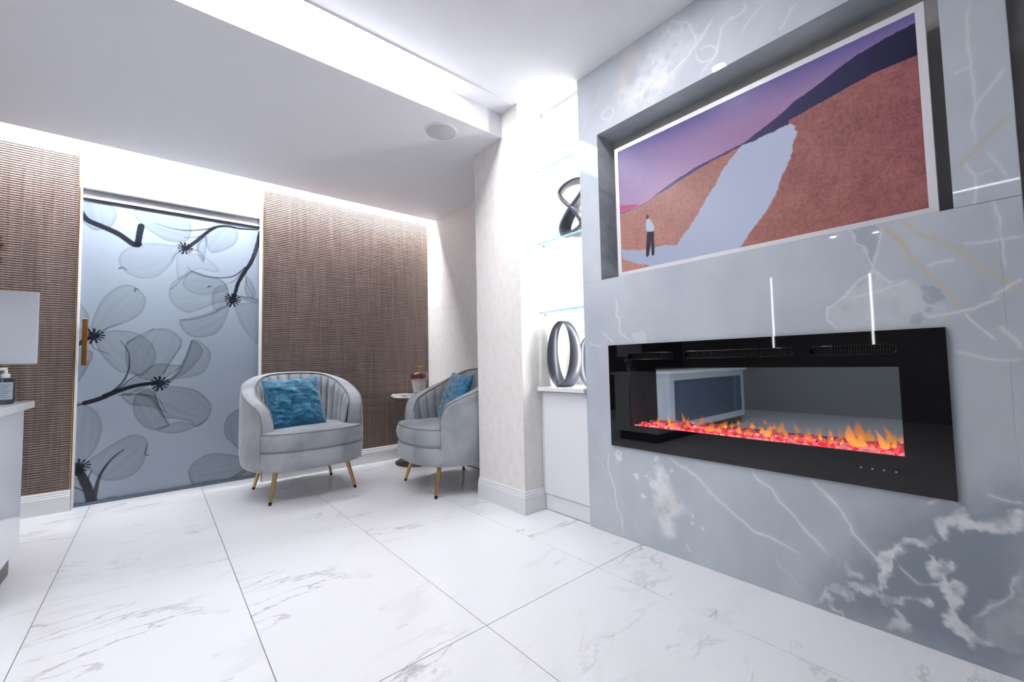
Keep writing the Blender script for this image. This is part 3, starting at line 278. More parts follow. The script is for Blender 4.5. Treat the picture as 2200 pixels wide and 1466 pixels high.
# walnut-grey veneer, grain upright
M_wood = mat('grey_brown_veneer', (140, 120, 112), 0.5)
tc = N(M_wood, 'ShaderNodeTexCoord'); mp = N(M_wood, 'ShaderNodeMapping'); mp.inputs['Scale'].default_value = (7, 1, 0.45); K(M_wood, tc, 'Object', mp, 'Vector')
n1 = N(M_wood, 'ShaderNodeTexNoise'); n1.inputs['Scale'].default_value = 1.0; n1.inputs['Detail'].default_value = 3; n1.inputs['Distortion'].default_value = 0.8; K(M_wood, mp, 0, n1, 'Vector')
mp2 = N(M_wood, 'ShaderNodeMapping'); mp2.inputs['Scale'].default_value = (90, 1, 1.6); K(M_wood, tc, 'Object', mp2, 'Vector')
n2 = N(M_wood, 'ShaderNodeTexNoise'); n2.inputs['Scale'].default_value = 1.0; n2.inputs['Detail'].default_value = 4; K(M_wood, mp2, 0, n2, 'Vector')
rg = N(M_wood, 'ShaderNodeMath', operation='MULTIPLY'); rg.inputs[1].default_value = 9.0; K(M_wood, n1, 0, rg, 0)
fr = N(M_wood, 'ShaderNodeMath', operation='PINGPONG'); fr.inputs[1].default_value = 0.5; K(M_wood, rg, 0, fr, 0)
cmb = N(M_wood, 'ShaderNodeMath', operation='MULTIPLY_ADD'); cmb.inputs[1].default_value = 0.45; K(M_wood, fr, 0, cmb, 0)
n2m = N(M_wood, 'ShaderNodeMath', operation='MULTIPLY'); n2m.inputs[1].default_value = 0.8; K(M_wood, n2, 0, n2m, 0); K(M_wood, n2m, 0, cmb, 2)
rw = ramp(M_wood, [(0.22, (112, 97, 91)), (0.42, (136, 119, 112)), (0.62, (150, 133, 126)), (0.85, (165, 148, 141))]); K(M_wood, cmb, 0, rw, 0); K(M_wood, rw, 0, BS(M_wood), 'Base Color')

# onyx used on returns and reveals (the big slabs carry their own figure)
M_onyx = mat('blue_grey_onyx', (174, 181, 191), 0.07, spec=0.5)
noise_color(M_onyx, [(0.25, (142, 150, 161)), (0.5, (176, 183, 193)), (0.72, (208, 212, 218))], 1.6, 6, mapping=(2, 0.7, 3), distort=1.2)
M_slab = print_mat('polished_onyx', 0.025, spec=0.55)
M_backlit = mat('white_onyx', (240, 240, 240), 0.2)
noise_color(M_backlit, [(0.40, (205, 205, 207)), (0.47, (250, 250, 250)), (0.55, (214, 214, 216)), (0.62, (245, 245, 245))], 3.2, 4, distort=1.5)

# velvet
def velvet(name, stops, scale, sheen=0.5):
    m = mat(name, rough=0.75, sheen=sheen, spec=0.25); BS(m).inputs['Sheen Roughness'].default_value = 0.35
    nz, r, mp = noise_color(m, stops, scale, 4, distort=0.4); return m
M_velvet = velvet('grey_velvet', [(0.30, (142, 147, 153)), (0.5, (162, 166, 172)), (0.70, (180, 183, 188))], 5.0)
M_piping = mat('grey_piping', (136, 140, 147), 0.7)
M_teal = mat('crushed_teal_velvet', (30, 100, 140), 0.5, sheen=0.6, spec=0.3)
nz, r, mp = noise_color(M_teal, [(0.34, (10, 66, 97)), (0.48, (24, 105, 143)), (0.60, (58, 145, 181)), (0.74, (150, 206, 224))], 17.0, 7, mapping=(1, 2.6, 2.6), distort=0.8, rough=0.65)
bump(M_teal, nz, 0.5, 0.006)

M_frost = print_mat('printed_frosted_glass', 0.12, spec=0.5, coat=0.2)
M_screen = print_mat('television_screen', 0.3, spec=0.15, emit=1.0)
def thin_glass(name, tint, rough=0.0, f0=0.04, refl=1.0):
    m = bpy.data.materials.new(name); m.use_nodes = True; nt = m.node_tree; nt.nodes.clear()
    o = nt.nodes.new('ShaderNodeOutputMaterial'); t = nt.nodes.new('ShaderNodeBsdfTransparent'); g = nt.nodes.new('ShaderNodeBsdfGlossy'); x = nt.nodes.new('ShaderNodeMixShader'); fr = nt.nodes.new('ShaderNodeFresnel')
    t.inputs[0].default_value = tint; g.inputs['Roughness'].default_value = rough; fr.inputs[0].default_value = 1.5
    ge = nt.nodes.new('ShaderNodeNewGeometry'); sb = nt.nodes.new('ShaderNodeMath'); sb.operation = 'SUBTRACT'; sb.inputs[0].default_value = 1.0; ml = nt.nodes.new('ShaderNodeMath'); ml.operation = 'MULTIPLY'
    nt.links.new(ge.outputs['Backfacing'], sb.inputs[1]); nt.links.new(fr.outputs[0], ml.inputs[0]); nt.links.new(sb.outputs[0], ml.inputs[1]); nt.links.new(ml.outputs[0], x.inputs[0]); nt.links.new(t.outputs[0], x.inputs[1]); nt.links.new(g.outputs[0], x.inputs[2]); nt.links.new(x.outputs[0], o.inputs[0])
    return m
M_clear = thin_glass('clear_glass', (0.97, 0.99, 1.0, 1))
M_shelfedge = mat('aqua_glass_edge', (170, 225, 235), 0.15)

E_cove = emitter('cove_led', COOL, L_COVE); E_trench = emitter('trench_led', COOL, L_TRENCH); E_niche = emitter('niche_led', (1.0, 0.985, 0.965), L_NICHE)
E_nside = emitter('niche_side_led', (1.0, 0.985, 0.965), L_NICHE*0.30); E_wash = emitter('wall_washer_led', (1.0, 0.99, 0.98), 420.0); E_side = emitter('side_led', COOL, L_SIDE); E_down = emitter('downlight_led', COOL, L_DOWN); E_pend = emitter('pendant_led', (1, 1, 1), L_PENDANT)

# ---------------------------------------------------------------- the room
XW, YB = 1.825, 4.03            # fireplace wall, back wall
HC, HS = 2.515, 2.358           # ceiling, dropped soffit
XL, YF = -4.0, -2.3
floor = struct(box('floor', (XL-0.1, YF-0.1, -0.05), (2.4, 4.3, -0.010), M_grout))
random.seed(5)
xs = [-0.325+0.604*k for k in range(-7, 5)]; ys = [1.21+1.233*k for k in range(-4, 4)]
tile_me = None
for xa, xb in zip(xs[:-1], xs[1:]):
    for ya, yb in zip(ys[:-1], ys[1:]):
        if xb < XL or ya < -3.0: continue
        a = (max(xa, XL)+0.0012, max(ya, YF)+0.0012, -0.010); b = (min(xb, 2.15)-0.0012, min(yb, 4.08)-0.0012, 0.0)
        if b[0]-a[0] < 0.01 or b[1]-a[1] < 0.01: continue
        c = ((a[0]+b[0])/2, (a[1]+b[1])/2, 0)
        box('tile', tuple(a[i]-c[i] for i in range(3)), tuple(b[i]-c[i] for i in range(3)), M_tile, floor, bev=0.0006, loc=c)

# ceiling with its dropped soffit over the seating side
ceiling = struct(box('ceiling', (XL-0.1, YF-0.1, HC), (2.4, 4.25, HC+0.08), M_ceiling))
boxes('dropped_soffit', [((XL, 2.05, HS), (2.15, 3.70, HS+0.05)), ((XL, 2.05, HS+0.05), (2.15, 2.09, HC))], M_ceiling, ceiling)
box('trench_trim', (XL, 1.915, HC-0.007), (1.687, 1.93, HC), M_ceiling, ceiling)
hp = box('access_panel', (0.45, 1.10, HC-0.004), (0.945, 1.635, HC+0.001), M_ceiling, ceiling, bev=0.002)

# back wall with the doorway, door header and the two veneered panels
wall_back = struct(boxes('wall_back', [((XL, YB, 0), (-0.412, YB+0.13, HC)), ((-0.412, YB, 2.165), (2.15, YB+0.13, HC)), ((1.9, YB, 0), (2.3, YB+0.13, 2.165)), ((-0.412, YB+0.115, 0), (1.9, YB+0.13, 2.165))], M_white))
struct(box('trim_1', (XL, YB-0.006, 2.420), (2.15, YB, 2.427), M_trimw))
def ribbed(name, x0, x1, yf, z0, z1, parent, pitch=0.015, depth=0.0075):
    V, F = [], []; n = int(round((z1-z0)/pitch))
    prof = []
    for k in range(n):
        z = z0+(z1-z0)*k/n; p = (z1-z0)/n
        prof += [(0, z), (0, z+p*0.55), (depth, z+p*0.60), (depth, z+p*0.97)]
    prof.append((0, z1))
    prof = [(0.02, z0)]+prof+[(0.02, z1)]
    for x in (x0, x1): V += [(x, yf+d, z) for d, z in prof]
    L = len(prof)
    for k in range(L-1): F.append((k, k+1, L+k+1, L+k))
    F.append(tuple(range(L))); F.append(tuple(range(L, 2*L))[::-1])
    return pyd(name, V, F, M_wood, parent)
ribbed('wood_panel', XL, -0.420, YB-0.021, 0.0, 2.362, wall_back)
box('gold_edge_trim', (-0.420, YB-0.024, 0.14), (-0.415, YB, 2.365), M_gold, wall_back)
# right panel stands forward so that the glass door slides behind it
bumpout = struct(box('wall_bay', (0.647, 3.901, 0.0), (2.15, YB, 2.40), M_white))
ribbed('wood_panel', 0.654, 2.15, 3.880, 0.0, 2.362, bumpout)
box('gold_edge_trim', (0.648, 3.877, 0.0), (0.654, 3.901, 2.362), M_gold, bumpout)

# moulded baseboards
def baseboard(name, path, out, h=0.135, d=0.016, parent=None):
    """path: list of (x,y) along the wall foot; out: outward side sign"""
    prof = [(0, 0), (d, 0), (d, h*0.74), (d*0.72, h*0.77), (d*0.85, h*0.82), (d*0.55, h*0.88), (d*0.62, h*0.93), (d*0.35, h), (0, h)]
    P = [Vector((x, y)) for x, y in path]; rings = []
    for i, p in enumerate(P):
        t0 = (P[i]-P[i-1]).normalized() if i else None; t1 = (P[i+1]-P[i]).normalized() if i < len(P)-1 else None
        n0 = Vector((t0.y, -t0.x))*out if t0 else None; n1 = Vector((t1.y, -t1.x))*out if t1 else None
        if n0 is None: n = n1
        elif n1 is None: n = n0
        else: n = (n0+n1)/(1+n0.dot(n1))
        rings.append([(p.x+n.x*a, p.y+n.y*a, z) for a, z in prof])
    V, F = loft(rings)
    return struct(pyd(name, V, F, M_trimw, parent))
baseboard('baseboard_left', [(XL, YB-0.021), (-0.413, YB-0.021)], 1)
baseboard('baseboard_back', [(0.655, 3.880), (2.15, 3.880)], 1)

# alcove end wall, pillar
wall_alcove = struct(box('wall_alcove', (2.15, 2.36, 0), (2.3, 4.16, HC), M_wallp))
pillar = struct(box('wall_pillar', (1.687, 1.90, 0), (2.3, 2.36, HC), M_wallp))
baseboard('baseboard_pillar', [(1.687, 2.36), (1.687, 1.90), (1.8365, 1.90)], 1)
baseboard('baseboard_alcove', [(2.15, 3.864), (2.15, 2.36)], 1)

# the far side of the room, behind and left of the camera
struct(box('wall_left', (XL-0.1, YF, 0), (XL, 4.16, HC), M_left))
struct(box('wall_front', (XL-0.1, YF-0.1, 0), (2.4, YF, HC), M_left))
struct(box('wall_side', (1.872, YF, 0), (2.3, -0.045, HC), M_darkw))

# ---------------------------------------------------------------- fireplace wall
FY0, FY1, FZ0, FZ1 = 0.16, 1.32, 0.49, 0.945      # opening behind the fire's glass
NY0, NY1, NZ0, NZ1 = 0.085, 1.398, 1.336, 2.14    # television recess
RB = 1.975; G_ = 0.005
wr = boxes('wall_right', [((1.835, -0.045, 0), (2.3, 1.524, FZ0)), ((1.835, -0.045, FZ0), (2.3, FY0, FZ1)), ((1.835, FY1, FZ0), (2.3, 1.524, FZ1)), ((1.96, FY0, FZ0), (2.3, FY1, FZ1)),
    ((1.835, -0.045, FZ1), (2.3, 1.524, NZ0-G_)), ((1.835, -0.045, NZ0-G_), (2.3, NY0-G_, NZ1+G_)), ((1.835, NY1+G_, NZ0-G_), (2.3, 1.524, NZ1+G_)), ((RB+0.006, NY0-G_, NZ0-G_), (2.3, NY1+G_, NZ1+G_)), ((1.835, -0.045, NZ1+G_), (2.3, 1.524, HC))], M_onyx)
struct(wr)
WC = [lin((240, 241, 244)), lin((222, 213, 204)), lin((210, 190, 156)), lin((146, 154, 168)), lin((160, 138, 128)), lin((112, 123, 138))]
def stone_colour(Y, Z):
    n = fbm(Y*2.1+3, Z*2.1+8, 4); n2 = fbm(Y*7+1, Z*3+2, 4); n3 = fbm(Y*1.1+40, Z*1.3+11, 2)
    a = lin((184, 191, 201)); b = lin((212, 217, 225)); k = np.clip((n*0.6+n2*0.4-0.25)*1.7, 0, 1)[:, None]
    C = a*(1-k)+b*k; C = C*(0.92+0.16*n3[:, None])
    wy = Y+(fbm(Y*14, Z*14, 4)-0.5)*0.045+(fbm(Y*48+3, Z*48, 3)-0.5)*0.026; wz = Z+(fbm(Y*14+60, Z*14+30, 4)-0.5)*0.045+(fbm(Y*48+70, Z*48+20, 3)-0.5)*0.026
    fy = Y+(fbm(Y*22+9, Z*22, 3)-0.5)*0.014; fz = Z+(fbm(Y*22+31, Z*22+77, 3)-0.5)*0.014
    cl = fbm(Y*30+5, Z*30+3, 4)
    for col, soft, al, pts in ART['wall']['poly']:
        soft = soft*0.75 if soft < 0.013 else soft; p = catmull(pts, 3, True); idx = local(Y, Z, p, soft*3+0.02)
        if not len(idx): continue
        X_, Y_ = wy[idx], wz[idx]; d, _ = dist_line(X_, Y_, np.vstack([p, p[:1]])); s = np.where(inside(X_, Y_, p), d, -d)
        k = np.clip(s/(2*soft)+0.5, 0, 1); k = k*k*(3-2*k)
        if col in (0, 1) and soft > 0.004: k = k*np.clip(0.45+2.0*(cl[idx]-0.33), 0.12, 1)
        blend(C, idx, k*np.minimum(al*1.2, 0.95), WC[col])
    for col, wd, al, pts in ART['wall']['vein']:
        p = catmull(pts, 4); idx = local(Y, Z, p, 0.06)
        if not len(idx): continue
        d, t = dist_line(fy[idx], fz[idx], p); e = np.clip(np.minimum(t, 1-t)*8+0.25, 0, 1)
        core = np.exp(-(d/max(wd*0.38, 0.0026))**2); glow = 0.22*np.exp(-(d/(wd*2.0))**2)
        blend(C, idx, np.clip(core+glow, 0, 1)*al*e, WC[col])
    for (cy, cz), rr, hole in ART['wall']['spot']:
        d = np.hypot(wy-cy, wz-cz); idx = np.nonzero(d < rr*2)[0]
        blend(C, idx, np.clip((rr*1.2-d[idx])/(rr*0.5), 0, 1)*0.75, WC[0])
        if hole: blend(C, idx, np.clip((rr*0.33-d[idx])/(rr*0.15), 0, 1)*0.8, WC[4])
    return C
def wall_xyz(Y, Z): return (np.full(Y.shape, XW), Y, Z)
up_keep = lambda y, z: ~((y > NY0) & (y < NY1) & (z > NZ0) & (z < NZ1))
lo_keep = lambda y, z: ~((y > FY0) & (y < FY1) & (z > FZ0) & (z < FZ1))
st = 0.0033
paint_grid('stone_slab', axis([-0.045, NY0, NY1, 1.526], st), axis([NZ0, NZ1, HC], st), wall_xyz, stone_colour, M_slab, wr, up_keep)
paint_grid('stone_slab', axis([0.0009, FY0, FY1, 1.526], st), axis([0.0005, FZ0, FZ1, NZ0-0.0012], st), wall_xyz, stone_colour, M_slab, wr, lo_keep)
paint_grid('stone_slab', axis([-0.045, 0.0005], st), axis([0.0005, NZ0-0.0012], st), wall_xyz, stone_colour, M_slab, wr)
# slab edges: the return at the niche, the right end, the recess lining
box('stone_return', (XW+0.0006, 1.5245, 0.0005), (2.2, 1.526, HC), M_onyx, wr)
box('stone_return', (XW+0.0006, -0.0465, 0.0005), (1.872, -0.045, HC), M_onyx, wr)
boxes('recess_lining', [((XW+0.0006, NY0-0.003, NZ1), (RB, NY1+0.003, NZ1+0.003)), ((XW+0.0006, NY0-0.003, NZ0-0.003), (RB, NY1+0.003, NZ0)), ((XW+0.0006, NY1, NZ0), (RB, NY1+0.003, NZ1)), ((XW+0.0006, NY0-0.003, NZ0), (RB, NY0, NZ1))], M_onyx, wr)
box('recess_back', (RB, NY0, NZ0), (RB+0.004, NY1, NZ1), M_grayback, wr)
# ---------------------------------------------------------------- sliding glass door
door = empty('door_1', (0, 0, 0)); struct(door)
DC = dict(light=lin((176, 194, 214)), pet=lin((104, 120, 134)), ink=lin((17, 19, 32)))
def door_colour(X, Z):
    C = np.tile(lin((158, 170, 184)), (len(X), 1)); n = fbm(X*1.5, Z*1.5, 3); C = C*(0.94+0.12*n[:, None])
    g = np.clip((Z-0.1)/1.9, 0, 1)[:, None]; C = C*1.0
    for al, pts in ART['door']['petal']:
        p = catmull(pts, 6, True); idx = local(X, Z, p, 0.02)
        if not len(idx): continue
        d, _ = dist_line(X[idx], Z[idx], np.vstack([p, p[:1]])); s = np.where(inside(X[idx], Z[idx], p), d, -d)
        k = np.clip(s/0.004+0.5, 0, 1)
        c0 = p.mean(0); ang = np.arctan2(Z[idx]-c0[1], X[idx]-c0[0]); ax = p-c0; u, _, vt = np.linalg.svd(ax-ax.mean(0), full_matrices=False); q = (X[idx]-c0[0])*vt[1][0]+(Z[idx]-c0[1])*vt[1][1]; l = (X[idx]-c0[0])*vt[0][0]+(Z[idx]-c0[1])*vt[0][1]
        fan = vnoise(q/(0.006*(1+np.abs(l)*0)+0.010*np.clip(1-np.abs(l)/0.25, 0, 1)), l*2.0)
        edge = np.exp(-(np.maximum(s, 0)/0.012)**2)
        a = k*(al*(0.80+0.30*fan)*1.12+0.20*edge)
        f = np.ones(3)*np.array([0.40, 0.42, 0.41]); C[idx] = C[idx]*(1-a[:, None]*(1-f)*1.25)
    for w0, w1, al, pts in ART['door']['line']:
        p = catmull(pts, 5); idx = local(X, Z, p, 0.03); 
        if not len(idx): continue
        d, t = dist_line(X[idx]+(vnoise(X[idx]*90, Z[idx]*90)-0.5)*0.003, Z[idx], p); wd = w0*(1-t)+w1*t
        blend(C, idx, np.clip((wd*0.92-d)/0.0022+0.5, 0, 1)*al, DC['ink'])
    for (cx, cz), rr in ART['door']['stamen']:
        rr = rr*1.15
        idx = np.nonzero(np.hypot(X-cx, Z-cz) < rr*1.3)[0]; d = np.hypot(X[idx]-cx, Z[idx]-cz); an = np.arctan2(Z[idx]-cz, X[idx]-cx)
        lim = rr*(0.74+0.26*np.clip(np.sin(an*13+1.7*np.sin(an*2))*1.8+0.3, -1, 1)+0.08*np.sin(an*3+1))
        blend(C, idx, np.clip((lim-d)/0.003+0.5, 0, 1)*0.96, DC['ink'])
    return C
gp = paint_grid('glass_panel', axis([-0.405, 0.665], 0.0034), axis([0.02, 2.105], 0.0034), lambda X, Z: (X, np.full(X.shape, 4.085), Z), door_colour, M_frost, door)
box('glass_back', (-0.405, 4.0855, 0.02), (0.80, 4.095, 2.105), mat('glass_core', (150, 165, 180), 0.2), door)
tr = box('top_rail', (-0.405, 4.066, 2.103), (0.80, 4.12, 2.163), M_silver, door, bev=0.003); tr['label'] = 'brushed aluminium track across the top'
box('rail_lip', (-0.405, 4.074, 2.094), (0.80, 4.0845, 2.103), M_dark, door)
br = box('bottom_channel', (-0.405, 4.068, 0.0), (0.80, 4.095, 0.02), mat('blue_grey_metal', (108, 118, 134), 0.3, metal=0.6), door)
box('jamb', (-0.412, 4.014, 0.0), (-0.405, 4.10, 2.165), M_white, door)
hd = box('handle', (-0.382, 3.985, 0.942), (-0.357, 4.005, 1.256), M_goldd, door, bev=0.002); hd['label'] = 'square gold pull bar'
for z in (0.99, 1.21):
    V, F = tube_geo([(-0.366, 4.004, z), (-0.366, 4.084, z)], 0.009, 12); pyd('standoff', V, F, M_silver, hd, smooth=True, angle=50)

# ---------------------------------------------------------------- lamps in the ceiling
def ceiling_lamp(name, label, cat, loc, group=None):
    o = empty(name, loc); tag(o, label, cat, group); return o
t = ceiling_lamp('linear_light', 'long white LED line recessed along the ceiling trench in front of the soffit', 'light', (-1.35, 1.985, HC))
box('diffuser', (0.15, -0.052, -0.004), (2.648, 0.062, -0.0005), E_trench, t)
box('end_cap', (2.648, -0.052, -0.004), (2.652, 0.062, 0), M_white, t)
t = ceiling_lamp('cove_light', 'LED strip hidden in the cove above the back wall panels', 'light', (-0.92, 3.735, HC))
box('diffuser', (-0.10, -0.03, -0.012), (3.06, 0.03, -0.006), E_cove, t); box('channel', (-0.11, -0.034, -0.006), (3.07, 0.034, 0), M_silver, t)
t = ceiling_lamp('linear_light', 'LED line running front to back across the left ceiling, mirrored in the stone', 'light', (-2.44, 0.0, HC))
box('diffuser', (-0.016, -1.9, -0.004), (0.016, 0.42, -0.0005), E_side, t)
def downlight(x, y, label, lens=None):
    t = ceiling_lamp('downlight', label, 'light', (x, y, HC), 'recessed downlights')
    lathe('rim', [(0.036, -0.0005), (0.036, -0.004), (0.044, -0.004), (0.046, -0.0005)], M_white, t, 28)
    lathe('lens', [(0.0, -0.0022), (0.035, -0.0022), (0.035, -0.0006), (0.0, -0.0006)], lens or E_down, t, 28)
downlight(1.29, 0.956, lens=E_wash, label='round recessed downlight in the ceiling beside the television recess')
downlight(-3.34, 1.46, 'round recessed downlight at the far left of the ceiling, front of three')
downlight(-3.55, 1.05, 'round recessed downlight at the far left of the ceiling, second of three')
downlight(-1.2, -0.9, 'unseen fill downlight added in the ceiling behind the camera, left')  # unseen lamp, added as fill light from behind the camera
for py, za, zb, lb in ((1.49, 0.99, 1.69, 'slim upright LED bar pendant hanging at left, mirrored above the middle of the fire'), (0.736, 0.93, 1.60, 'slim upright LED bar pendant hanging at left, mirrored above the right half of the fire')):
    t = ceiling_lamp('pendant_light', lb, 'light', (-1.0, py, za), 'bar pendants')
    lathe('tube', [(0, 0), (0.008, 0), (0.008, zb-za), (0, zb-za)], E_pend, t, 12)
    lathe('cord', [(0, zb-za), (0.0015, zb-za), (0.0015, HC-za-0.01), (0, HC-za-0.01)], M_black, t, 6)
    lathe('canopy', [(0, HC-za-0.012), (0.03, HC-za-0.012), (0.03, HC-za), (0, HC-za)], M_silver, t, 16)
sp = ceiling_lamp('ceiling_speaker', 'round pale grey flush speaker grille in the dropped soffit', 'speaker', (1.335, 2.222, HS))
lathe('grille', [(0, -0.007), (0.088, -0.006), (0.092, -0.003), (0.092, -0.0002), (0, -0.0002)], mat('speaker_mesh', (196, 198, 204), 0.8), sp, 48)
lathe('rim', [(0.092, -0.0002), (0.092, -0.0065), (0.099, -0.0055), (0.101, -0.0002)], M_white, sp, 48)

# ---------------------------------------------------------------- display niche
cab = empty('base_cabinet', (1.836, 1.525, 0)); tag(cab, 'white gloss cabinet in the bright niche between pillar and stone wall', 'cabinet')
M_cab = mat('white_satin_lacquer', (240, 241, 246), 0.22)
box('carcass', (0.020, 0.002, 0.0), (0.36, 0.374, 0.722), M_cab, cab)
box('plinth', (0.006, 0.002, 0.004), (0.020, 0.355, 0.095), M_cab, cab, bev=0.001)
box('door', (0.0, 0.004, 0.099), (0.019, 0.355, 0.716), M_cab, cab, bev=0.0015)
box('filler', (0.002, 0.358, 0.002), (0.020, 0.374, 0.716), M_cab, cab, bev=0.001)
ct = box('countertop', (1.802, 1.5265, 0.7225), (2.196, 1.8995, 0.748), M_quartz, None, bev=0.002); tag(ct, 'thin white quartz top on the niche cabinet', 'countertop')
ct2 = box('countertop_nose', (0, 0, 0), (0.001, 0.001, 0.001), M_quartz); bpy.data.objects.remove(ct2)
bk = struct(box('wall_niche', (2.196, 1.5262, 0.0), (2.3, 1.8998, HC), M_backlit))
struct(box('trim_2', (1.895, 1.5262, HC-0.022), (1.908, 1.8998, HC), M_white))
nl = ceiling_lamp('niche_light', 'LED strip behind the valance at the top of the display niche', 'light', (1.96, 1.713, HC))
box('diffuser', (-0.02, -0.18, -0.008), (0.03, 0.18, -0.0005), E_niche, nl)
vl = empty('niche_light', (1.955, 1.5275, 0.76)); tag(vl, 'upright LED strip on the hidden right side of the display niche', 'light')
box('diffuser', (-0.02, 0.002, 0.0), (0.02, 0.006, 1.70), E_nside, vl); box('channel', (-0.024, 0.0, 0.0), (0.024, 0.002, 1.70), M_silver, vl)
M_shelf = thin_glass('shelf_glass', (0.97, 0.995, 0.99, 1))
for z, lb in ((1.215, 'lowest clear glass shelf, above the oval ring sculpture'), (1.655, 'middle clear glass shelf carrying the looped sculpture'), (2.12, 'top clear glass shelf near the niche ceiling')):
    s = empty('glass_shelf', (1.845, 1.5265, z)); tag(s, lb, 'shelf', 'glass shelves in the niche')
    box('pane', (0.002, 0, -0.010), (0.33, 0.3725, 0), M_shelf, s)
    box('front_edge', (0.0, 0, -0.010), (0.002, 0.3725, 0), M_shelfedge, s)
    for y in (0.362, 0.010):
        V, F = tube_geo([(0.04, y, -0.022), (0.04, y, -0.010)], 0.006, 10); pyd('shelf_peg', V, F, M_silver, s, smooth=True, angle=50)
M_sculpt = mat('dark_pewter', (74, 76, 86), 0.32, metal=0.35, spec=0.6)
def band(name, centre_fn, dep_fn, th_fn, n=96, twist=0.0, loc=None):
    """closed band swept along a loop in the y-z plane; depth lies along x"""
    C = [np.array(centre_fn(i/n)) for i in range(n)]; V, F = [], []; mcs = 8
    for i in range(n):
        tg = C[(i+1) % n]-C[i-1]; tg = tg/np.linalg.norm(tg); nr = np.array([-tg[1], tg[0]])
        s = i/n; a = twist(s) if callable(twist) else twist; hd_, ht = dep_fn(s)/2, th_fn(s)/2
        for k in range(mcs):
            ph = 2*PI*k/mcs; cu = math.copysign(abs(math.cos(ph))**0.5, math.cos(ph)); sv = math.copysign(abs(math.sin(ph))**0.5, math.sin(ph))
            u, v = cu*hd_, sv*ht; x = u*math.cos(a)-v*math.sin(a); q = u*math.sin(a)+v*math.cos(a)
            V.append((x, C[i][0]+nr[0]*q, C[i][1]+nr[1]*q))
    for i in range(n):
        for k in range(mcs): F.append((i*mcs+k, i*mcs+(k+1) % mcs, ((i+1) % n)*mcs+(k+1) % mcs, ((i+1) % n)*mcs+k))
    return pyd(name, V, F, M_sculpt, smooth=True, angle=55, loc=loc)
def oval(ry, rz): return lambda s: (ry*math.sin(2*PI*s), rz*(1-math.cos(2*PI*s)))
k = lambda s: 0.5*(1+math.cos(2*PI*s))          # 1 at the foot, 0 at the crown
tw = lambda s: 0.55*math.sin(2*PI*s)
o = band('ring_sculpture', oval(0.095, 0.195), lambda s: 0.050+0.040*k(s), lambda s: 0.009+0.012*k(s)**2, twist=tw, loc=(1.895, 1.752, 0.7555))
tag(o, 'tall dark oval ring sculpture standing on the niche countertop', 'sculpture', 'dark ring sculptures')
o = band('ring_sculpture', oval(0.075, 0.150), lambda s: 0.048+0.036*k(s), lambda s: 0.009+0.010*k(s)**2, twist=tw, loc=(2.045, 1.655, 0.755))
tag(o, 'shorter dark oval ring sculpture half hidden by the stone wall', 'sculpture', 'dark ring sculptures')
def loop8(s):
    t = 2*PI*s; f = 0.5*(1-math.cos(t))             # 0 foot .. 1 top
    y = 0.100*math.sin(2*t)*(1.0 if f > 0.5 else 0.82); z = 0.325*f
    return (y+0.02*f, z)
o = band('loop_sculpture', loop8, lambda s: 0.066+0.02*k(s), lambda s: 0.023+0.014*k(s), n=128, twist=lambda s: 0.5*math.sin(4*PI*s), loc=(1.93, 1.660, 1.674))
tag(o, 'dark figure-eight loop sculpture on the middle glass shelf', 'sculpture')

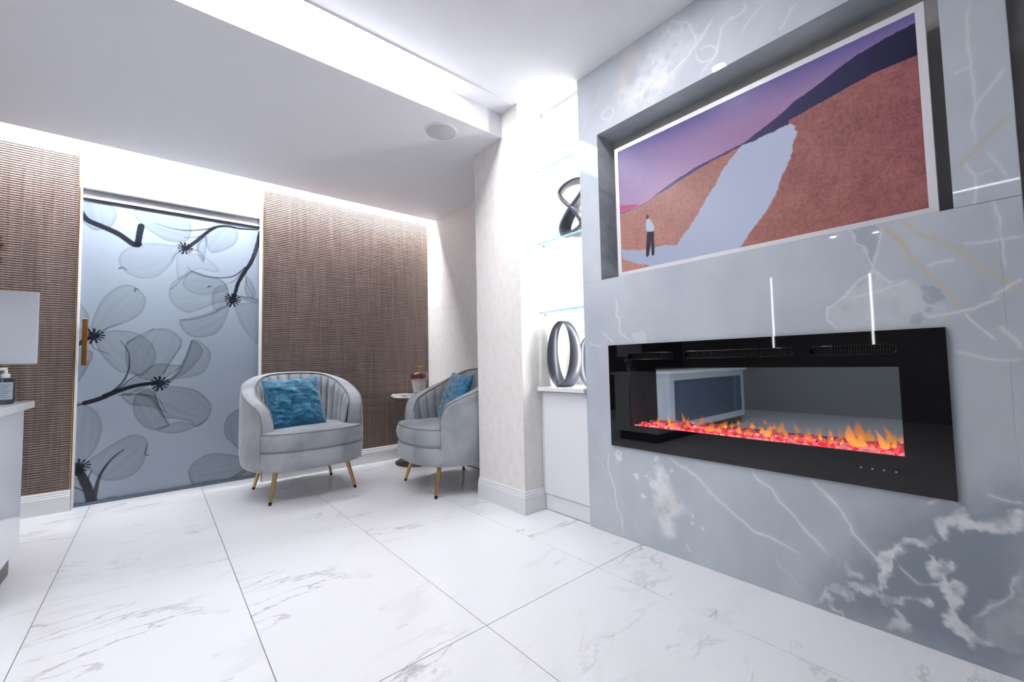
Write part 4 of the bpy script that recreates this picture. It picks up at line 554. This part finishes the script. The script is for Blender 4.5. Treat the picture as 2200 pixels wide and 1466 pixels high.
# ---------------------------------------------------------------- television in its recess
tv = empty('television', (1.875, 0, 0)); tag(tv, 'white framed wall television showing a purple and red hillside painting', 'television')
T = ART['tv']; TY0, TY1, TZ0, TZ1 = 0.141, 1.301, 1.366, 2.019; FW = 0.022
def tv_colour(Y, Z):
    hor = np.array(T['hor']); low = np.array(T['low']); hor = hor[np.argsort(hor[:, 0])]; low = low[np.argsort(low[:, 0])]
    wob = (fbm(Y*25, Z*25, 3)-0.5)*0.006
    zh = np.interp(Y, hor[:, 0], hor[:, 1]); zl = np.minimum(np.interp(Y, low[:, 0], low[:, 1]), zh-0.003)
    g = np.maximum(np.clip((Z-zh)/(TZ1-1.62), 0, 1.3), np.clip(1-(TZ1-Z)/0.16, 0, 1)*0.95); lft = np.clip((Y-TY0)/(TY1-TY0), 0, 1)
    sky = np.outer(np.clip(1-g*0.95, 0, 1), lin((196, 160, 208)))+np.outer(np.clip(g*0.95, 0, 1), lin((98, 92, 170)))
    sky = sky*(0.62+0.42*lft[:, None]); pk = np.exp(-((lft-0.42)/0.16)**2)*np.exp(-(g/0.35)**2); sky = sky*(1-0.35*pk[:, None])+lin((150, 92, 140))*0.35*pk[:, None]
    sky = sky*(0.96+0.08*fbm(Y*40, Z*40, 2)[:, None])
    st1 = vnoise(Y*260+6*fbm(Y*30, Z*30, 2), Z*120+8*fbm(Y*26+4, Z*26, 2)); st2 = vnoise(Y*110+5*fbm(Y*40+8, Z*40, 2), Z*240); st3 = fbm(Y*14, Z*14, 4)
    kk = np.clip(0.18+0.36*st1+0.30*st2+0.45*(st3-0.5), 0, 1)[:, None]
    dark = np.outer(lft, lin((172, 108, 106)))+np.outer(1-lft, lin((92, 46, 58))); light = np.outer(lft, lin((226, 172, 158)))+np.outer(1-lft, lin((164, 100, 102)))
    low_w = np.clip((1.62-Z)/0.25, 0, 1)[:, None]*np.clip(1-np.abs(lft-0.38)/0.35, 0, 1)[:, None]; light = light*(1-0.35*low_w)+lin((178, 104, 72))*0.35*low_w
    hill = dark*(1-kk)+light*kk
    blue = np.outer(lft, lin((92, 84, 150)))+np.outer(1-lft, lin((14, 12, 48))); blue = blue*(0.85+0.3*st3[:, None])
    C = np.where((Z > zh+wob)[:, None], sky, np.where((Z > zl+wob)[:, None], blue, hill))
    def put(p, col, soft=0.0015, rag=1.0):
        idx = local(Y, Z, p, 0.02); yy = Y[idx]+rag*(fbm(Y[idx]*60, Z[idx]*60, 3)-0.5)*0.012; zz = Z[idx]+rag*(fbm(Y[idx]*60+9, Z[idx]*60+5, 3)-0.5)*0.012
        d, _ = dist_line(yy, zz, np.vstack([p, p[:1]])); s = np.where(inside(yy, zz, p), d, -d)
        blend(C, idx, np.clip(s/(2*soft)+0.5, 0, 1), col)
    put(np.array(T['path']), lin((184, 192, 222)))
    put(np.array(T['pink']), lin((214, 92, 140)), 0.003)
    put(catmull(T['pants'], 2, True), lin((42, 42, 66)), rag=0); put(catmull(T['shirt'], 3, True), lin((196, 218, 240)), rag=0)
    h = T['head'][0]; a = np.linspace(0, 2*PI, 14, endpoint=False); put(np.stack([h[0]+0.0075*np.cos(a), h[1]+0.011*np.sin(a)], 1), lin((60, 44, 50)), rag=0)
    return C*TV_GAIN
TV_GAIN = 0.62
paint_grid('screen', axis([TY0, TY1], 0.0026), axis([TZ0, TZ1], 0.0026), lambda Y, Z: (np.full(Y.shape, 0.003), Y, Z), tv_colour, M_screen, tv)
box('panel_body', (0.0035, TY0-0.004, TZ0-0.004), (0.030, TY1+0.004, TZ1+0.004), M_black, tv)
M_fr = mat('white_frame', (226, 224, 228), 0.4)
def miter(name, a0, a1, b0, b1):          # outer a0->a1, inner b0->b1 (y,z)
    q = [a0, a1, b1, b0]; V = [(0.0, y, z) for y, z in q]+[(0.034, y, z) for y, z in q]
    F = [(0, 1, 2, 3), (7, 6, 5, 4)]+[(i, (i+1) % 4, (i+1) % 4+4, i+4) for i in range(4)]
    pyd(name, V, F, M_fr, tv)
oy0, oy1, oz0, oz1 = TY0-FW, TY1+FW, TZ0-FW, TZ1+FW; e = 0.0003
miter('frame_side', (oy0+e, oz1), (oy1-e, oz1), (TY0+e, TZ1), (TY1-e, TZ1)); miter('frame_side', (oy0+e, oz0), (oy1-e, oz0), (TY0+e, TZ0), (TY1-e, TZ0))
miter('frame_side', (oy0, oz0+e), (oy0, oz1-e), (TY0, TZ0+e), (TY0, TZ1-e)); miter('frame_side', (oy1, oz0+e), (oy1, oz1-e), (TY1, TZ0+e), (TY1, TZ1-e))
box('wall_mount', (0.030, 0.5, 1.55), (0.0998, 0.94, 1.85), M_black, tv)

# ---------------------------------------------------------------- electric fireplace
fire = empty('electric_fireplace', (1.825, 0, 0)); tag(fire, 'wide black glass electric fireplace with orange flames set in the stone wall', 'fireplace')
def filled(name, outer, holes, depth, m, parent, x0):
    cu = bpy.data.curves.new(name, 'CURVE'); cu.dimensions = '2D'; cu.fill_mode = 'BOTH'; cu.extrude = depth/2
    for poly in [outer]+holes:
        s = cu.splines.new('POLY'); s.points.add(len(poly)-1); s.use_cyclic_u = True
        for p, (y, z) in zip(s.points, poly): p.co = (y, z, 0, 1)
    tmp = bpy.data.objects.new('tmp', cu); COL.objects.link(tmp)
    me = bpy.data.meshes.new_from_object(tmp.evaluated_get(bpy.context.evaluated_depsgraph_get()))
    bpy.data.objects.remove(tmp); bpy.data.curves.remove(cu)
    me.transform(Matrix(((0, 0, 1, x0+depth/2), (1, 0, 0, 0), (0, 1, 0, 0), (0, 0, 0, 1)))); me.name = name; me.materials.clear()
    b = bmesh.new(); b.from_mesh(me); bmesh.ops.remove_doubles(b, verts=b.verts, dist=1e-6); bmesh.ops.recalc_face_normals(b, faces=b.faces); b.to_mesh(me); b.free()
    return link(name, me, m, parent)
def slot(y0, y1, z0, z1, n=8):
    r = (z1-z0)/2; zc = (z0+z1)/2; out = []
    for i in range(n+1): a = -PI/2+PI*i/n; out.append((y1-r+r*math.cos(a), zc+r*math.sin(a)))
    for i in range(n+1): a = PI/2+PI*i/n; out.append((y0+r+r*math.cos(a), zc+r*math.sin(a)))
    return out
GY0, GY1, GZ0, GZ1 = 0.231, 1.242, 0.576, 0.861
slots = [(1.001, 1.242), (0.519, 0.946), (0.232, 0.470)]
rect = lambda y0, y1, z0, z1: [(y0, z0), (y1, z0), (y1, z1), (y0, z1)]
filled('front_glass', rect(0.121, 1.360, 0.462, 0.980), [rect(GY0, GY1, GZ0, GZ1)]+[slot(a, b, 0.9035, 0.9345) for a, b in slots], 0.010, M_bglass, fire, -0.011)
box('window_pane', (-0.006, GY0-0.004, GZ0-0.004), (-0.002, GY1+0.004, GZ1+0.004), M_clear, fire)
M_grill = mat('vent_black', (12, 12, 13), 0.5)
for a, b in slots:
    g = box('vent_grille', (0.010, a-0.004, 0.898), (0.014, b+0.004, 0.940), M_grill, fire)
    bm = bmesh.new(); n = int((b-a)/0.0075)
    for i in range(n): y = a+(i+0.5)*(b-a)/n; box_bm(bm, (0.004, y-0.0016, 0.902), (0.010, y+0.0016, 0.936))
    s = fin('grille_bars', bm, mat('vent_bar', (22, 22, 24), 0.45) if 'vent_bar' not in bpy.data.materials else bpy.data.materials['vent_bar'], g); s['kind'] = 'stuff'
    V, F = tube_geo([(-0.0112, y, z) for y, z in slot(a, b, 0.9035, 0.9345)], 0.0012, 6, closed=True); pyd('slot_rim', V, F, M_bglass, g, smooth=True)
M_mirror = mat('smoked_mirror', (196, 199, 204), 0.02, metal=1.0)
box('mirror_panel', (0.118, GY0-0.045, 0.53), (0.121, GY1+0.045, 0.90), M_mirror, fire)
boxes('firebox', [((-0.001, GY0-0.048, 0.53), (0.118, GY0-0.044, 0.90)), ((-0.001, GY1+0.044, 0.53), (0.118, GY1+0.048, 0.90)), ((-0.001, GY0-0.045, 0.896), (0.118, GY1+0.045, 0.900)), ((-0.001, GY0-0.045, 0.53), (0.118, GY1+0.045, 0.548))], M_dark, fire)
box('ember_light', (0.006, GY0, 0.5485), (0.10, GY1, 0.552), emitter('ember_led', (1.0, 0.14, 0.16), 1.8), fire)
M_cr = mat('pink_crystal', (255, 120, 132), 0.08, spec=0.7, emit=(1.0, 0.16, 0.20), es=0.16)
BS(M_cr).inputs['Transmission Weight'].default_value = 0.35
M_crs = [M_cr, mat('clear_pink_crystal', (255, 214, 216), 0.04, spec=0.9, emit=(1.0, 0.30, 0.34), es=0.12), mat('deep_red_crystal', (214, 70, 84), 0.06, spec=0.8, emit=(1.0, 0.08, 0.12), es=0.14)]
for m_ in M_crs[1:]: BS(m_).inputs['Transmission Weight'].default_value = 0.5
random.seed(11); cms = []
for i in range(8):
    bm = bmesh.new(); bmesh.ops.create_icosphere(bm, subdivisions=1, radius=1.0)
    for v in bm.verts: v.co *= random.uniform(0.7, 1.15); v.co.z *= 0.75
    me = bpy.data.meshes.new('crystal'); bm.to_mesh(me); bm.free(); me.materials.append(M_crs[i % 3]); cms.append(me)
for i in range(240):
    row = i % 4; s = random.uniform(0.008, 0.0135); x = 0.010+row*0.024+random.uniform(-0.006, 0.006); y = GY0+0.006+(i//4+random.random())/60*(GY1-GY0-0.012)
    big = random.random() < 0.10
    if big: s = random.uniform(0.014, 0.020)
    o = bpy.data.objects.new('crystal', cms[i % 8]); COL.objects.link(o); o.parent = fire
    o.location = (x+0.004, min(y, GY1-0.012), 0.566+row*0.0035+random.uniform(0, 0.006)+(0.006 if big else 0)); o.scale = (s, s*random.uniform(0.9, 1.5), s); o.rotation_euler = (random.uniform(-.5, .5), random.uniform(-.5, .5), random.uniform(0, 6.28))
def flame_mat(name, peak, base):
    m = bpy.data.materials.new(name); m.use_nodes = True; nt = m.node_tree; nt.nodes.clear()
    o = nt.nodes.new('ShaderNodeOutputMaterial'); e = nt.nodes.new('ShaderNodeEmission'); t = nt.nodes.new('ShaderNodeBsdfTransparent'); x = nt.nodes.new('ShaderNodeMixShader')
    tc = nt.nodes.new('ShaderNodeTexCoord'); sx = nt.nodes.new('ShaderNodeSeparateXYZ'); cr = nt.nodes.new('ShaderNodeValToRGB'); ar = nt.nodes.new('ShaderNodeValToRGB'); lw = nt.nodes.new('ShaderNodeLayerWeight'); mu = nt.nodes.new('ShaderNodeMath'); mu.operation = 'MULTIPLY'; inv = nt.nodes.new('ShaderNodeMath'); inv.operation = 'SUBTRACT'; inv.inputs[0].default_value = 1.0
    L = nt.links.new; L(tc.outputs['Generated'], sx.inputs[0]); L(sx.outputs[2], cr.inputs[0]); L(sx.outputs[2], ar.inputs[0])
    for r_, st_ in ((cr, [(0.0, (1.0, 0.50, 0.08, 1)), (0.45, (1.0, 0.26, 0.03, 1)), (1.0, (0.9, 0.17, 0.05, 1))]), (ar, [(0.0, (0.35,)*3+(1,)), (0.3, (peak,)*3+(1,)), (1.0, (0.0,)*3+(1,))])):
        el = r_.color_ramp.elements; el.new(0.5)
        for q, (p, c) in zip(el, st_): q.position = p; q.color = c
    lw.inputs[0].default_value = 0.35; L(lw.outputs['Facing'], inv.inputs[1]); pw = nt.nodes.new('ShaderNodeMath'); pw.operation = 'POWER'; pw.inputs[1].default_value = 1.7; L(inv.outputs[0], pw.inputs[0]); L(pw.outputs[0], mu.inputs[0]); L(ar.outputs[0], mu.inputs[1]); L(mu.outputs[0], x.inputs[0])
    L(cr.outputs[0], e.inputs[0]); e.inputs[1].default_value = base; L(t.outputs[0], x.inputs[1]); L(e.outputs[0], x.inputs[2]); L(x.outputs[0], o.inputs[0]); return m
M_fl = flame_mat('flame', 0.72, 1.05); M_fl2 = flame_mat('faint_flame', 0.34, 0.9)
def flame(y0, z0, y1, z1, wd, m):
    n = 9; rings = []; H = z1-z0
    for i in range(n+1):
        f = i/n; r = wd*(math.sin(PI*min(1, f*0.9+0.12))**0.8)*(1-f)**0.55+0.0004; yc = y0+(y1-y0)*f+0.10*wd*math.sin(f*6+y0*50)*2
        rings.append([(0.05+0.5*r*math.cos(a), yc+r*math.sin(a), z0+H*f) for a in [2*PI*k/12 for k in range(12)]])
    V, F = loft(rings); pyd('flame', V, F, m, fire, smooth=True)
for y0, z0, y1, z1, wd, mm in ((1.062, .574, 1.072, .650, .013, M_fl), (1.045, .574, 1.05, .612, .012, M_fl), (.971, .576, .968, .648, .017, M_fl2), (.985, .576, .98, .618, .012, M_fl2), (.875, .574, .862, .620, .034, M_fl), (.835, .574, .83, .616, .018, M_fl), (.807, .598, .806, .626, .013, M_fl), (.747, .58, .752, .628, .016, M_fl),
    (.698, .612, .697, .640, .016, M_fl2), (.640, .58, .632, .642, .020, M_fl), (.665, .592, .66, .626, .014, M_fl), (.58, .59, .585, .64, .017, M_fl2), (.626, .575, .625, .594, .009, M_fl), (.545, .58, .54, .622, .014, M_fl2), (.467, .59, .465, .622, .010, M_fl), (.50, .58, .505, .630, .02, M_fl2), (.364, .578, .389, .672, .028, M_fl), (.345, .578, .35, .640, .022, M_fl),
    (.289, .583, .309, .660, .015, M_fl), (.279, .583, .285, .628, .014, M_fl), (.262, .59, .263, .620, .013, M_fl), (.405, .58, .40, .612, .009, M_fl), (.318, .578, .32, .604, .008, M_fl), (1.12, .576, 1.125, .640, .014, M_fl2), (.93, .578, .925, .63, .014, M_fl2), (.44, .578, .43, .64, .016, M_fl2), (.71, .578, .712, .62, .02, M_fl2)):
    flame(y0, z0, y1, z0+(z1-z0)*0.92, wd*0.74, mm)
M_btn = mat('touch_mark', (150, 152, 160), 0.3)
for i in range(4):
    V, F = tube_geo([(-0.0114, 0.342-0.0293*i, 0.5245), (-0.0109, 0.342-0.0293*i, 0.5245)], 0.003, 12); pyd('touch_button', V, F, M_btn, fire)
# ---------------------------------------------------------------- barrel armchairs
half = [(-.337, -.238), (-.372, -.165), (-.397, -.06), (-.402, .06), (-.372, .19), (-.290, .295), (-.160, .350), (0, .364)]
outl = catmull(half+[(-x, y) for x, y in half[-2::-1]], 14)
seg = np.hypot(*np.diff(outl, axis=0).T); cum = np.concatenate([[0], np.cumsum(seg)]); TOT = cum[-1]
NS = 209; ss = np.linspace(0, TOT, NS)
# closer sampling at the two front ends
ss = np.concatenate([[0, .004, .010, .018, .028], np.linspace(.04, TOT-.04, NS-10), [TOT-.028, TOT-.018, TOT-.010, TOT-.004, TOT]])
OX = np.interp(ss, cum, outl[:, 0]); OY = np.interp(ss, cum, outl[:, 1])
tx = np.gradient(OX, ss); ty = np.gradient(OY, ss); nl_ = np.hypot(tx, ty); NX, NY = ty/nl_, -tx/nl_          # inward normal
if (NX[0]*(0-OX[0])) < 0: NX, NY = -NX, -NY
dd = np.minimum(ss, TOT-ss); HT = np.interp(dd, *np.array(catmull([(0, .545), (.02, .598), (.05, .630), (.13, .668), (.25, .712), (.34, .748), (.45, .795), (.60, .840), (.75, .860), (1.0, .864)], 6)).T)
TH = 0.095
def at(i, off, z): return (OX[i]+NX[i]*off, OY[i]+NY[i]*off, z)
def make_chair(name, label):
    root = empty(name); tag(root, label, 'armchair', 'grey velvet barrel armchairs')
    rings = []
    for i in range(NS):
        h = HT[i]; f = 1.0 if 4 < i < NS-5 else 0.0
        sec = [(.040, .205), (.016, .212), (.004, .232), (-.004, .30), (-.006, .42), (-.003, h-.06), (.0, h-.024), (.006, h-.009), (.020, h-.001), (TH/2, h+.003), (TH-.020, h-.001), (TH-.006, h-.009), (TH, h-.024), (TH+.004, h-.06), (TH+.010, .44), (TH+.012, .32), (TH+.0, .21)]
        rings.append([at(i, o, z) for o, z in sec])
    V, F = loft(rings); pyd('shell', V, F, M_velvet, root, smooth=True, angle=52)
    # channel-tufted lining of the back
    i0, i1 = 8, NS-9; nch = 17; V, F = [], []; idx = list(range(i0, i1+1)); sub = 3; fine = np.linspace(i0, i1, (i1-i0)*sub+1); nz_ = 13
    for q in fine:
        a = int(min(q, NS-2)); t = q-a
        g = lambda A: A[a]*(1-t)+A[a+1]*t
        ox, oy, nx, ny, h = g(OX), g(OY), g(NX), g(NY), g(HT)-0.016
        u = (q-i0)/(i1-i0)*nch; bul = abs(math.sin(PI*u))**0.55
        for k in range(nz_):
            f = k/(nz_-1); z = 0.435+(h-0.435)*f; edge = min(1, (1-f)*7)**0.5 if f > 0.8 else 1
            off = TH+0.004+0.020*bul*edge+0.030*(1-f)*(1 if True else 0)
            V.append((ox+nx*off, oy+ny*off, z))
    m_ = len(fine)
    for a in range(m_-1):
        for k in range(nz_-1): F.append((a*nz_+k, a*nz_+k+1, (a+1)*nz_+k+1, (a+1)*nz_+k))
    pyd('channelled_back', V, F, M_velvet, root, smooth=True, angle=80)
    # piping along both edges of the rim and down the front
    pth = [(OX[0]+NX[0]*.008, OY[0]-.003, z) for z in np.linspace(.215, HT[0]-.03, 8)]+[at(i, .007, HT[i]-.006) for i in range(0, NS)]+[(OX[-1]+NX[-1]*.008, OY[-1]-.003, z) for z in np.linspace(HT[-1]-.03, .215, 8)]
    tube('piping', pth, 0.0042, M_piping, root, 6)
    pth = [at(1, TH-.004, z)[:2]+(z,) for z in np.linspace(.47, HT[2]-.03, 6)]+[at(i, TH-.005, HT[i]-.006) for i in range(2, NS-2)]+[at(NS-2, TH-.004, z) for z in np.linspace(HT[-3]-.03, .47, 6)]
    tube('piping', pth, 0.0042, M_piping, root, 6)
    # seat: front spans the full width, the rest sits between the arms
    arc = catmull([(-.337, -.240), (-.298, -.290), (-.18, -.347), (0, -.370), (.18, -.347), (.298, -.290), (.337, -.240)], 6)
    inner = [(OX[i]+NX[i]*(TH-.012), OY[i]+NY[i]*(TH-.012)) for i in range(NS-1, -1, -4) if OY[i] > -.19]
    plan = [tuple(p) for p in arc]+[(.337, -.222), (.254, -.212)]+inner+[(-.254, -.212), (-.337, -.222)]
    plan = np.array(plan); cen = np.array([0, -.06])
    def rings_of(spec):
        out = []
        for z, s, bul, dome in spec:
            R = []
            for x, y in plan:
                fx = cen[0]+(x-cen[0])*s; fy = cen[1]+(y-cen[1])*s
                if y < -.23: fy -= bul*(1-(abs(x)/.36)**4)
                R.append((fx, fy, z+dome*(1-min(1, (fx/.33)**2))))
            out.append(R)
        return out
    V, F = loft(rings_of([(.345, .97, 0, 0), (.352, .992, .002, 0), (.375, .998, .012, 0), (.405, 1.0, .017, 0), (.435, 1.0, .012, 0), (.452, .997, .004, 0), (.461, .985, 0, 0), (.465, .95, 0, .003), (.468, .85, 0, .006), (.470, .6, 0, .009), (.471, .3, 0, .010)]))
    pyd('seat_cushion', V, F, M_velvet, root, smooth=True, angle=60)
    V, F = loft(rings_of([(.212, .90, 0, 0), (.215, .955, 0, 0), (.224, .985, 0, 0), (.242, .998, .004, 0), (.28, 1.0, .007, 0), (.325, .998, .003, 0), (.338, .992, 0, 0), (.345, .97, 0, 0)]))
    pyd('seat_base', V, F, M_velvet, root, smooth=True, angle=60)
    tube('piping', [(x*.995, cen[1]+(y-cen[1])*.992, .4615) for x, y in arc], 0.0042, M_piping, root, 6)
    tube('piping', [(x*.995, cen[1]+(y-cen[1])*.992, .3460) for x, y in arc], 0.0036, M_piping, root, 6)
    for sx in (-1, 1):
        for sy in (-1, 1):
            a = Vector((sx*.235, sy*.205, .215)); b = Vector((sx*.281, sy*.256, .004)); c = a+(b-a)*.93
            V, F = tube_geo([a, c], [.0165, .0105], 20); l = pyd('leg', V, F, M_gold, root, smooth=True, angle=50)
            V, F = tube_geo([c, b, Vector((b.x, b.y, 0.0))], [.0108, .0098, .0094], 16); pyd('foot', V, F, M_black, l, smooth=True, angle=50)
    return root
def copy_tree(o, parent=None):
    c = o.copy(); COL.objects.link(c); c.parent = parent
    for ch in o.children: copy_tree(ch, c)
    return c
chair1 = make_chair('barrel_armchair', 'grey velvet channel-back armchair in front of the glass door, facing the camera')
chair1.location = (.857, 3.440, 0); chair1.rotation_euler = (0, 0, math.radians(1.8))
chair2 = copy_tree(chair1); chair2['label'] = 'grey velvet channel-back armchair partly hidden behind the pillar, seen from its side'
chair2.location = (1.728, 2.787, 0); chair2.rotation_euler = (0, 0, math.radians(-95.5))

def make_cushion(name, w, h, th, seed):
    n = 40; V, F = [], []
    rs = np.random.default_rng(seed)
    for side in (-1, 1):
        for i in range(n+1):
            for j in range(n+1):
                u = -1+2*i/n; v = -1+2*j/n
                t = th*max(0, 1-abs(u)**2.6)**.55*max(0, 1-abs(v)**2.6)**.55
                pin = 1-.075*(1-v*v)*abs(u)**3; pin2 = 1-.085*(1-u*u)*abs(v)**3
                x = w/2*u*pin; z = h/2*v*pin2
                wr_ = (fbm(np.array([u*2.2+seed*3.1]), np.array([v*5+u*1.5+side]), 4)[0]-.5)*.030*min(1, t/th*1.6)*(1+.8*max(0, -v))
                V.append((x, side*(t+wr_), z))
    L = (n+1)*(n+1)
    for s in (0, 1):
        for i in range(n):
            for j in range(n):
                a = s*L+i*(n+1)+j; q = (a, a+1, a+n+2, a+n+1); F.append(q if s else q[::-1])
    b = bmesh.new(); me = bpy.data.meshes.new(name); me.from_pydata(V, [], F); b.from_mesh(me); bmesh.ops.remove_doubles(b, verts=b.verts, dist=1e-5); bmesh.ops.recalc_face_normals(b, faces=b.faces); b.to_mesh(me); b.free()
    return link(name, me, M_teal, smooth=True)
c1 = make_cushion('cushion', .405, .400, .062, 2); tag(c1, 'crushed teal velvet cushion leaning in the armchair by the glass door', 'cushion', 'teal cushions')
c1.location = (.787, 3.420, .640); c1.rotation_euler = (math.radians(-21), math.radians(-2.5), math.radians(6))
c2 = c1.copy(); COL.objects.link(c2); c2['label'] = 'crushed teal velvet cushion in the armchair behind the pillar, cut by the pillar edge'
c2.location = (1.770, 2.785, .640); c2.rotation_euler = (math.radians(-19), math.radians(2), math.radians(-100))

# ---------------------------------------------------------------- side table, lamp, papers
tb = empty('side_table', (1.872, 3.600, 0)); tag(tb, 'round marble-topped side table between the two armchairs', 'table')
M_bronze = mat('dark_bronze', (92, 74, 66), 0.35, metal=0.6)
M_mtop = mat('pale_marble', (234, 230, 228), 0.15); noise_color(M_mtop, [(0.3, (200, 192, 188)), (0.5, (236, 232, 230)), (0.8, (242, 240, 238))], 5, 6, distort=1.5)
lathe('marble_top', [(0, .604), (.226, .604), (.230, .608), (.230, .617), (.226, .620), (0, .620)], M_mtop, tb, 64)
lathe('rim', [(0, .590), (.218, .590), (.229, .598), (.229, .604), (0, .604)], mat('bronze_gold', (178, 140, 98), 0.3, metal=0.9), tb, 64)
lathe('stem', [(0, .02), (.022, .02), (.016, .06), (.016, .54), (.024, .59), (0, .59)], M_bronze, tb, 24)
lathe('base_ring', [(0, 0), (.198, 0), (.204, .005), (.200, .014), (.19, .020), (0, .024)], M_bronze, tb, 64)
M_paper = mat('white_paper', (238, 236, 240), 0.5)
for k, (dx, dy, rz, w_, h_, lb) in enumerate(((-.144, -.03, .30, .15, .20, 'white magazine at the bottom of the stack on the side table'), (-.142, -.022, .12, .14, .19, 'white leaflet on top of the magazine on the side table'))):
    z0 = .6202+.0105*k; t_ = .010-.004*k
    p = empty('magazine' if k == 0 else 'leaflet', (1.872+dx, 3.60+dy, z0), rz); tag(p, lb, 'magazine' if k == 0 else 'leaflet')
    box('pages', (-w_/2+.002, -h_/2+.002, .0006), (w_/2-.002, h_/2-.002, t_-.0006), M_paper, p)
    box('cover', (-w_/2, -h_/2, t_-.0006), (w_/2, h_/2, t_), M_quartz, p); box('back_cover', (-w_/2, -h_/2, 0), (w_/2, h_/2, .0006), M_quartz, p)
lp = empty('table_lamp', (1.897, 3.608, .6205)); tag(lp, 'small cordless lamp with cut-glass body, brown dome cap and gold knob', 'lamp')
M_cap = mat('brown_lacquer', (88, 52, 46), 0.25, coat=0.4)
lathe('dome_cap', [(0, .150), (.074, .150), (.078, .156), (.078, .188), (.070, .204), (.048, .214), (.020, .219), (0, .219)], M_cap, lp, 40)
lathe('gold_band', [(0, .143), (.074, .143), (.075, .150), (0, .150)], M_gold, lp, 40)
kn = lathe('knob', [(0, .219), (.010, .219), (.008, .228), (.007, .250), (.010, .256), (0, .256)], M_gold, lp, 20); box('knob_bar', (-.030, -.007, .256), (.030, .007, .268), M_gold, kn, bev=.003, seg=2)
M_cut = mat('cut_glass', (222, 220, 224), 0.12, spec=0.8); BS(M_cut).inputs['Transmission Weight'].default_value = 0.45
V, F = [], []; n = 40; nz = 13
for j in range(nz):
    z = .020+.123*j/(nz-1); rr = .050+.018*(j/(nz-1))**1.3
    for kx in range(n): a = 2*PI*(kx+.5*(j % 2))/n; r2 = rr*(1+.045*(1 if kx % 2 else -1)); V.append((r2*math.cos(a), r2*math.sin(a), z))
for j in range(nz-1):
    for kx in range(n): F.append((j*n+kx, j*n+(kx+1) % n, (j+1)*n+(kx+1) % n, (j+1)*n+kx))
F.append(tuple(range(n))[::-1]); F.append(tuple((nz-1)*n+q for q in range(n)))
pyd('glass_body', V, F, M_cut, lp); lathe('foot_plate', [(0, 0), (.058, 0), (.060, .004), (.056, .014), (.046, .020), (0, .020)], M_gold, lp, 40)

# ---------------------------------------------------------------- reception desk, left edge of the picture
dk = empty('reception_desk', (-.470, 3.000, 0)); tag(dk, 'white gloss reception desk end at the left edge of the picture', 'desk')
box('body', (-2.0, -.545, .100), (0, 0, .735), M_gloss, dk, bev=.002)
box('front_panel', (-1.9, -.549, .18), (-.10, -.5452, .66), mat('slate_blue_lacquer', (92, 104, 124), 0.25), dk)
box('toe_kick', (-1.97, -.50, 0), (-.022, -.045, .100), mat('taupe_plinth', (92, 84, 78), 0.4), dk)
dt = box('desk_top', (-2.52, 2.425, .7355), (-.442, 3.035, .766), M_quartz, None, bev=.002); tag(dt, 'white stone top of the reception desk with the bottle on it', 'countertop')
mo = empty('monitor', (-.72, 2.945, .7665), math.radians(-7)); tag(mo, 'white-backed computer monitor standing on the reception desk', 'monitor')
M_mon = mat('white_monitor_shell', (214, 218, 228), 0.35)
box('back_shell', (-.300, -.010, .176), (.300, .010, .508), M_mon, mo, bev=.004, seg=2); box('display', (-.292, .0102, .190), (.292, .0125, .500), M_black, mo)
box('stand_neck', (-.04, .0, .008), (.04, .018, .30), M_silver, mo, bev=.002); box('stand_foot', (-.10, -.07, 0), (.10, .09, .008), M_silver, mo, bev=.002)
bo = empty('sanitizer_bottle', (-.506, 2.86, .7665)); tag(bo, 'dark pump bottle with a pale label standing on the reception desk', 'bottle')
M_bot = mat('smoky_bottle', (58, 62, 74), 0.1, spec=0.6)
box('bottle_body', (-.030, -.022, 0), (.030, .022, .115), M_bot, bo, bev=.006, seg=3)
lb_ = box('label_sticker', (-.026, -.0226, .020), (.026, -.0222, .095), mat('pale_label', (176, 190, 206), 0.5), bo)
boxes('label_print', [((-.020+.002*(i % 2), -.0230, .083-.009*i), (.020-.006*(i % 3), -.0227, .0855-.009*i)) for i in range(7)], mat('label_ink', (112, 126, 146), 0.6), lb_)
lathe('pump_collar', [(0, .115), (.014, .115), (.014, .132), (.006, .134), (.006, .150), (0, .150)], M_white, bo, 20)
V, F = tube_geo([(0.004, 0, .153), (-.045, 0, .153), (-.052, 0, .146)], [.007, .005, .004], 10); pyd('pump_nozzle', V, F, M_white, bo, smooth=True, angle=50)

# ---------------------------------------------------------------- gold lettering on the left panel
sg = empty('wall_sign', (-.800, YB-.021, 1.705)); tag(sg, 'gold raised letter G with a rule below, on the left wood panel', 'sign')
def prism(name, poly, m, parent, y0=-.012, y1=0.0):
    n = len(poly); V = [(x, y0, z) for x, z in poly]+[(x, y1, z) for x, z in poly]
    F = [tuple(range(n)), tuple(range(n, 2*n))[::-1]]+[(i, (i+1) % n, (i+1) % n+n, i+n) for i in range(n)]
    return pyd(name, V, F, m, parent)
def arcp(r0x, r0z, a0, a1, n): return [(r0x*math.cos(math.radians(a0+(a1-a0)*i/n)), r0z*math.sin(math.radians(a0+(a1-a0)*i/n))) for i in range(n+1)]
outer = arcp(.058, .060, 38, 322, 30); inn = arcp(.042, .053, 322, 38, 30)
G = outer+[(.046, -.006), (.036, -.006), (.036, -.030)]+inn[1:-1]+[(.040, .034), (.049, .052), (.052, .052)]
prism('letter', G, M_goldd, sg); prism('letter_serif', [(.026, -.006), (.064, -.006), (.064, .001), (.026, .001)], M_goldd, sg)
prism('rule', [(-.9, -.089), (.058, -.089), (.058, -.085), (-.9, -.085)], M_goldd, sg)
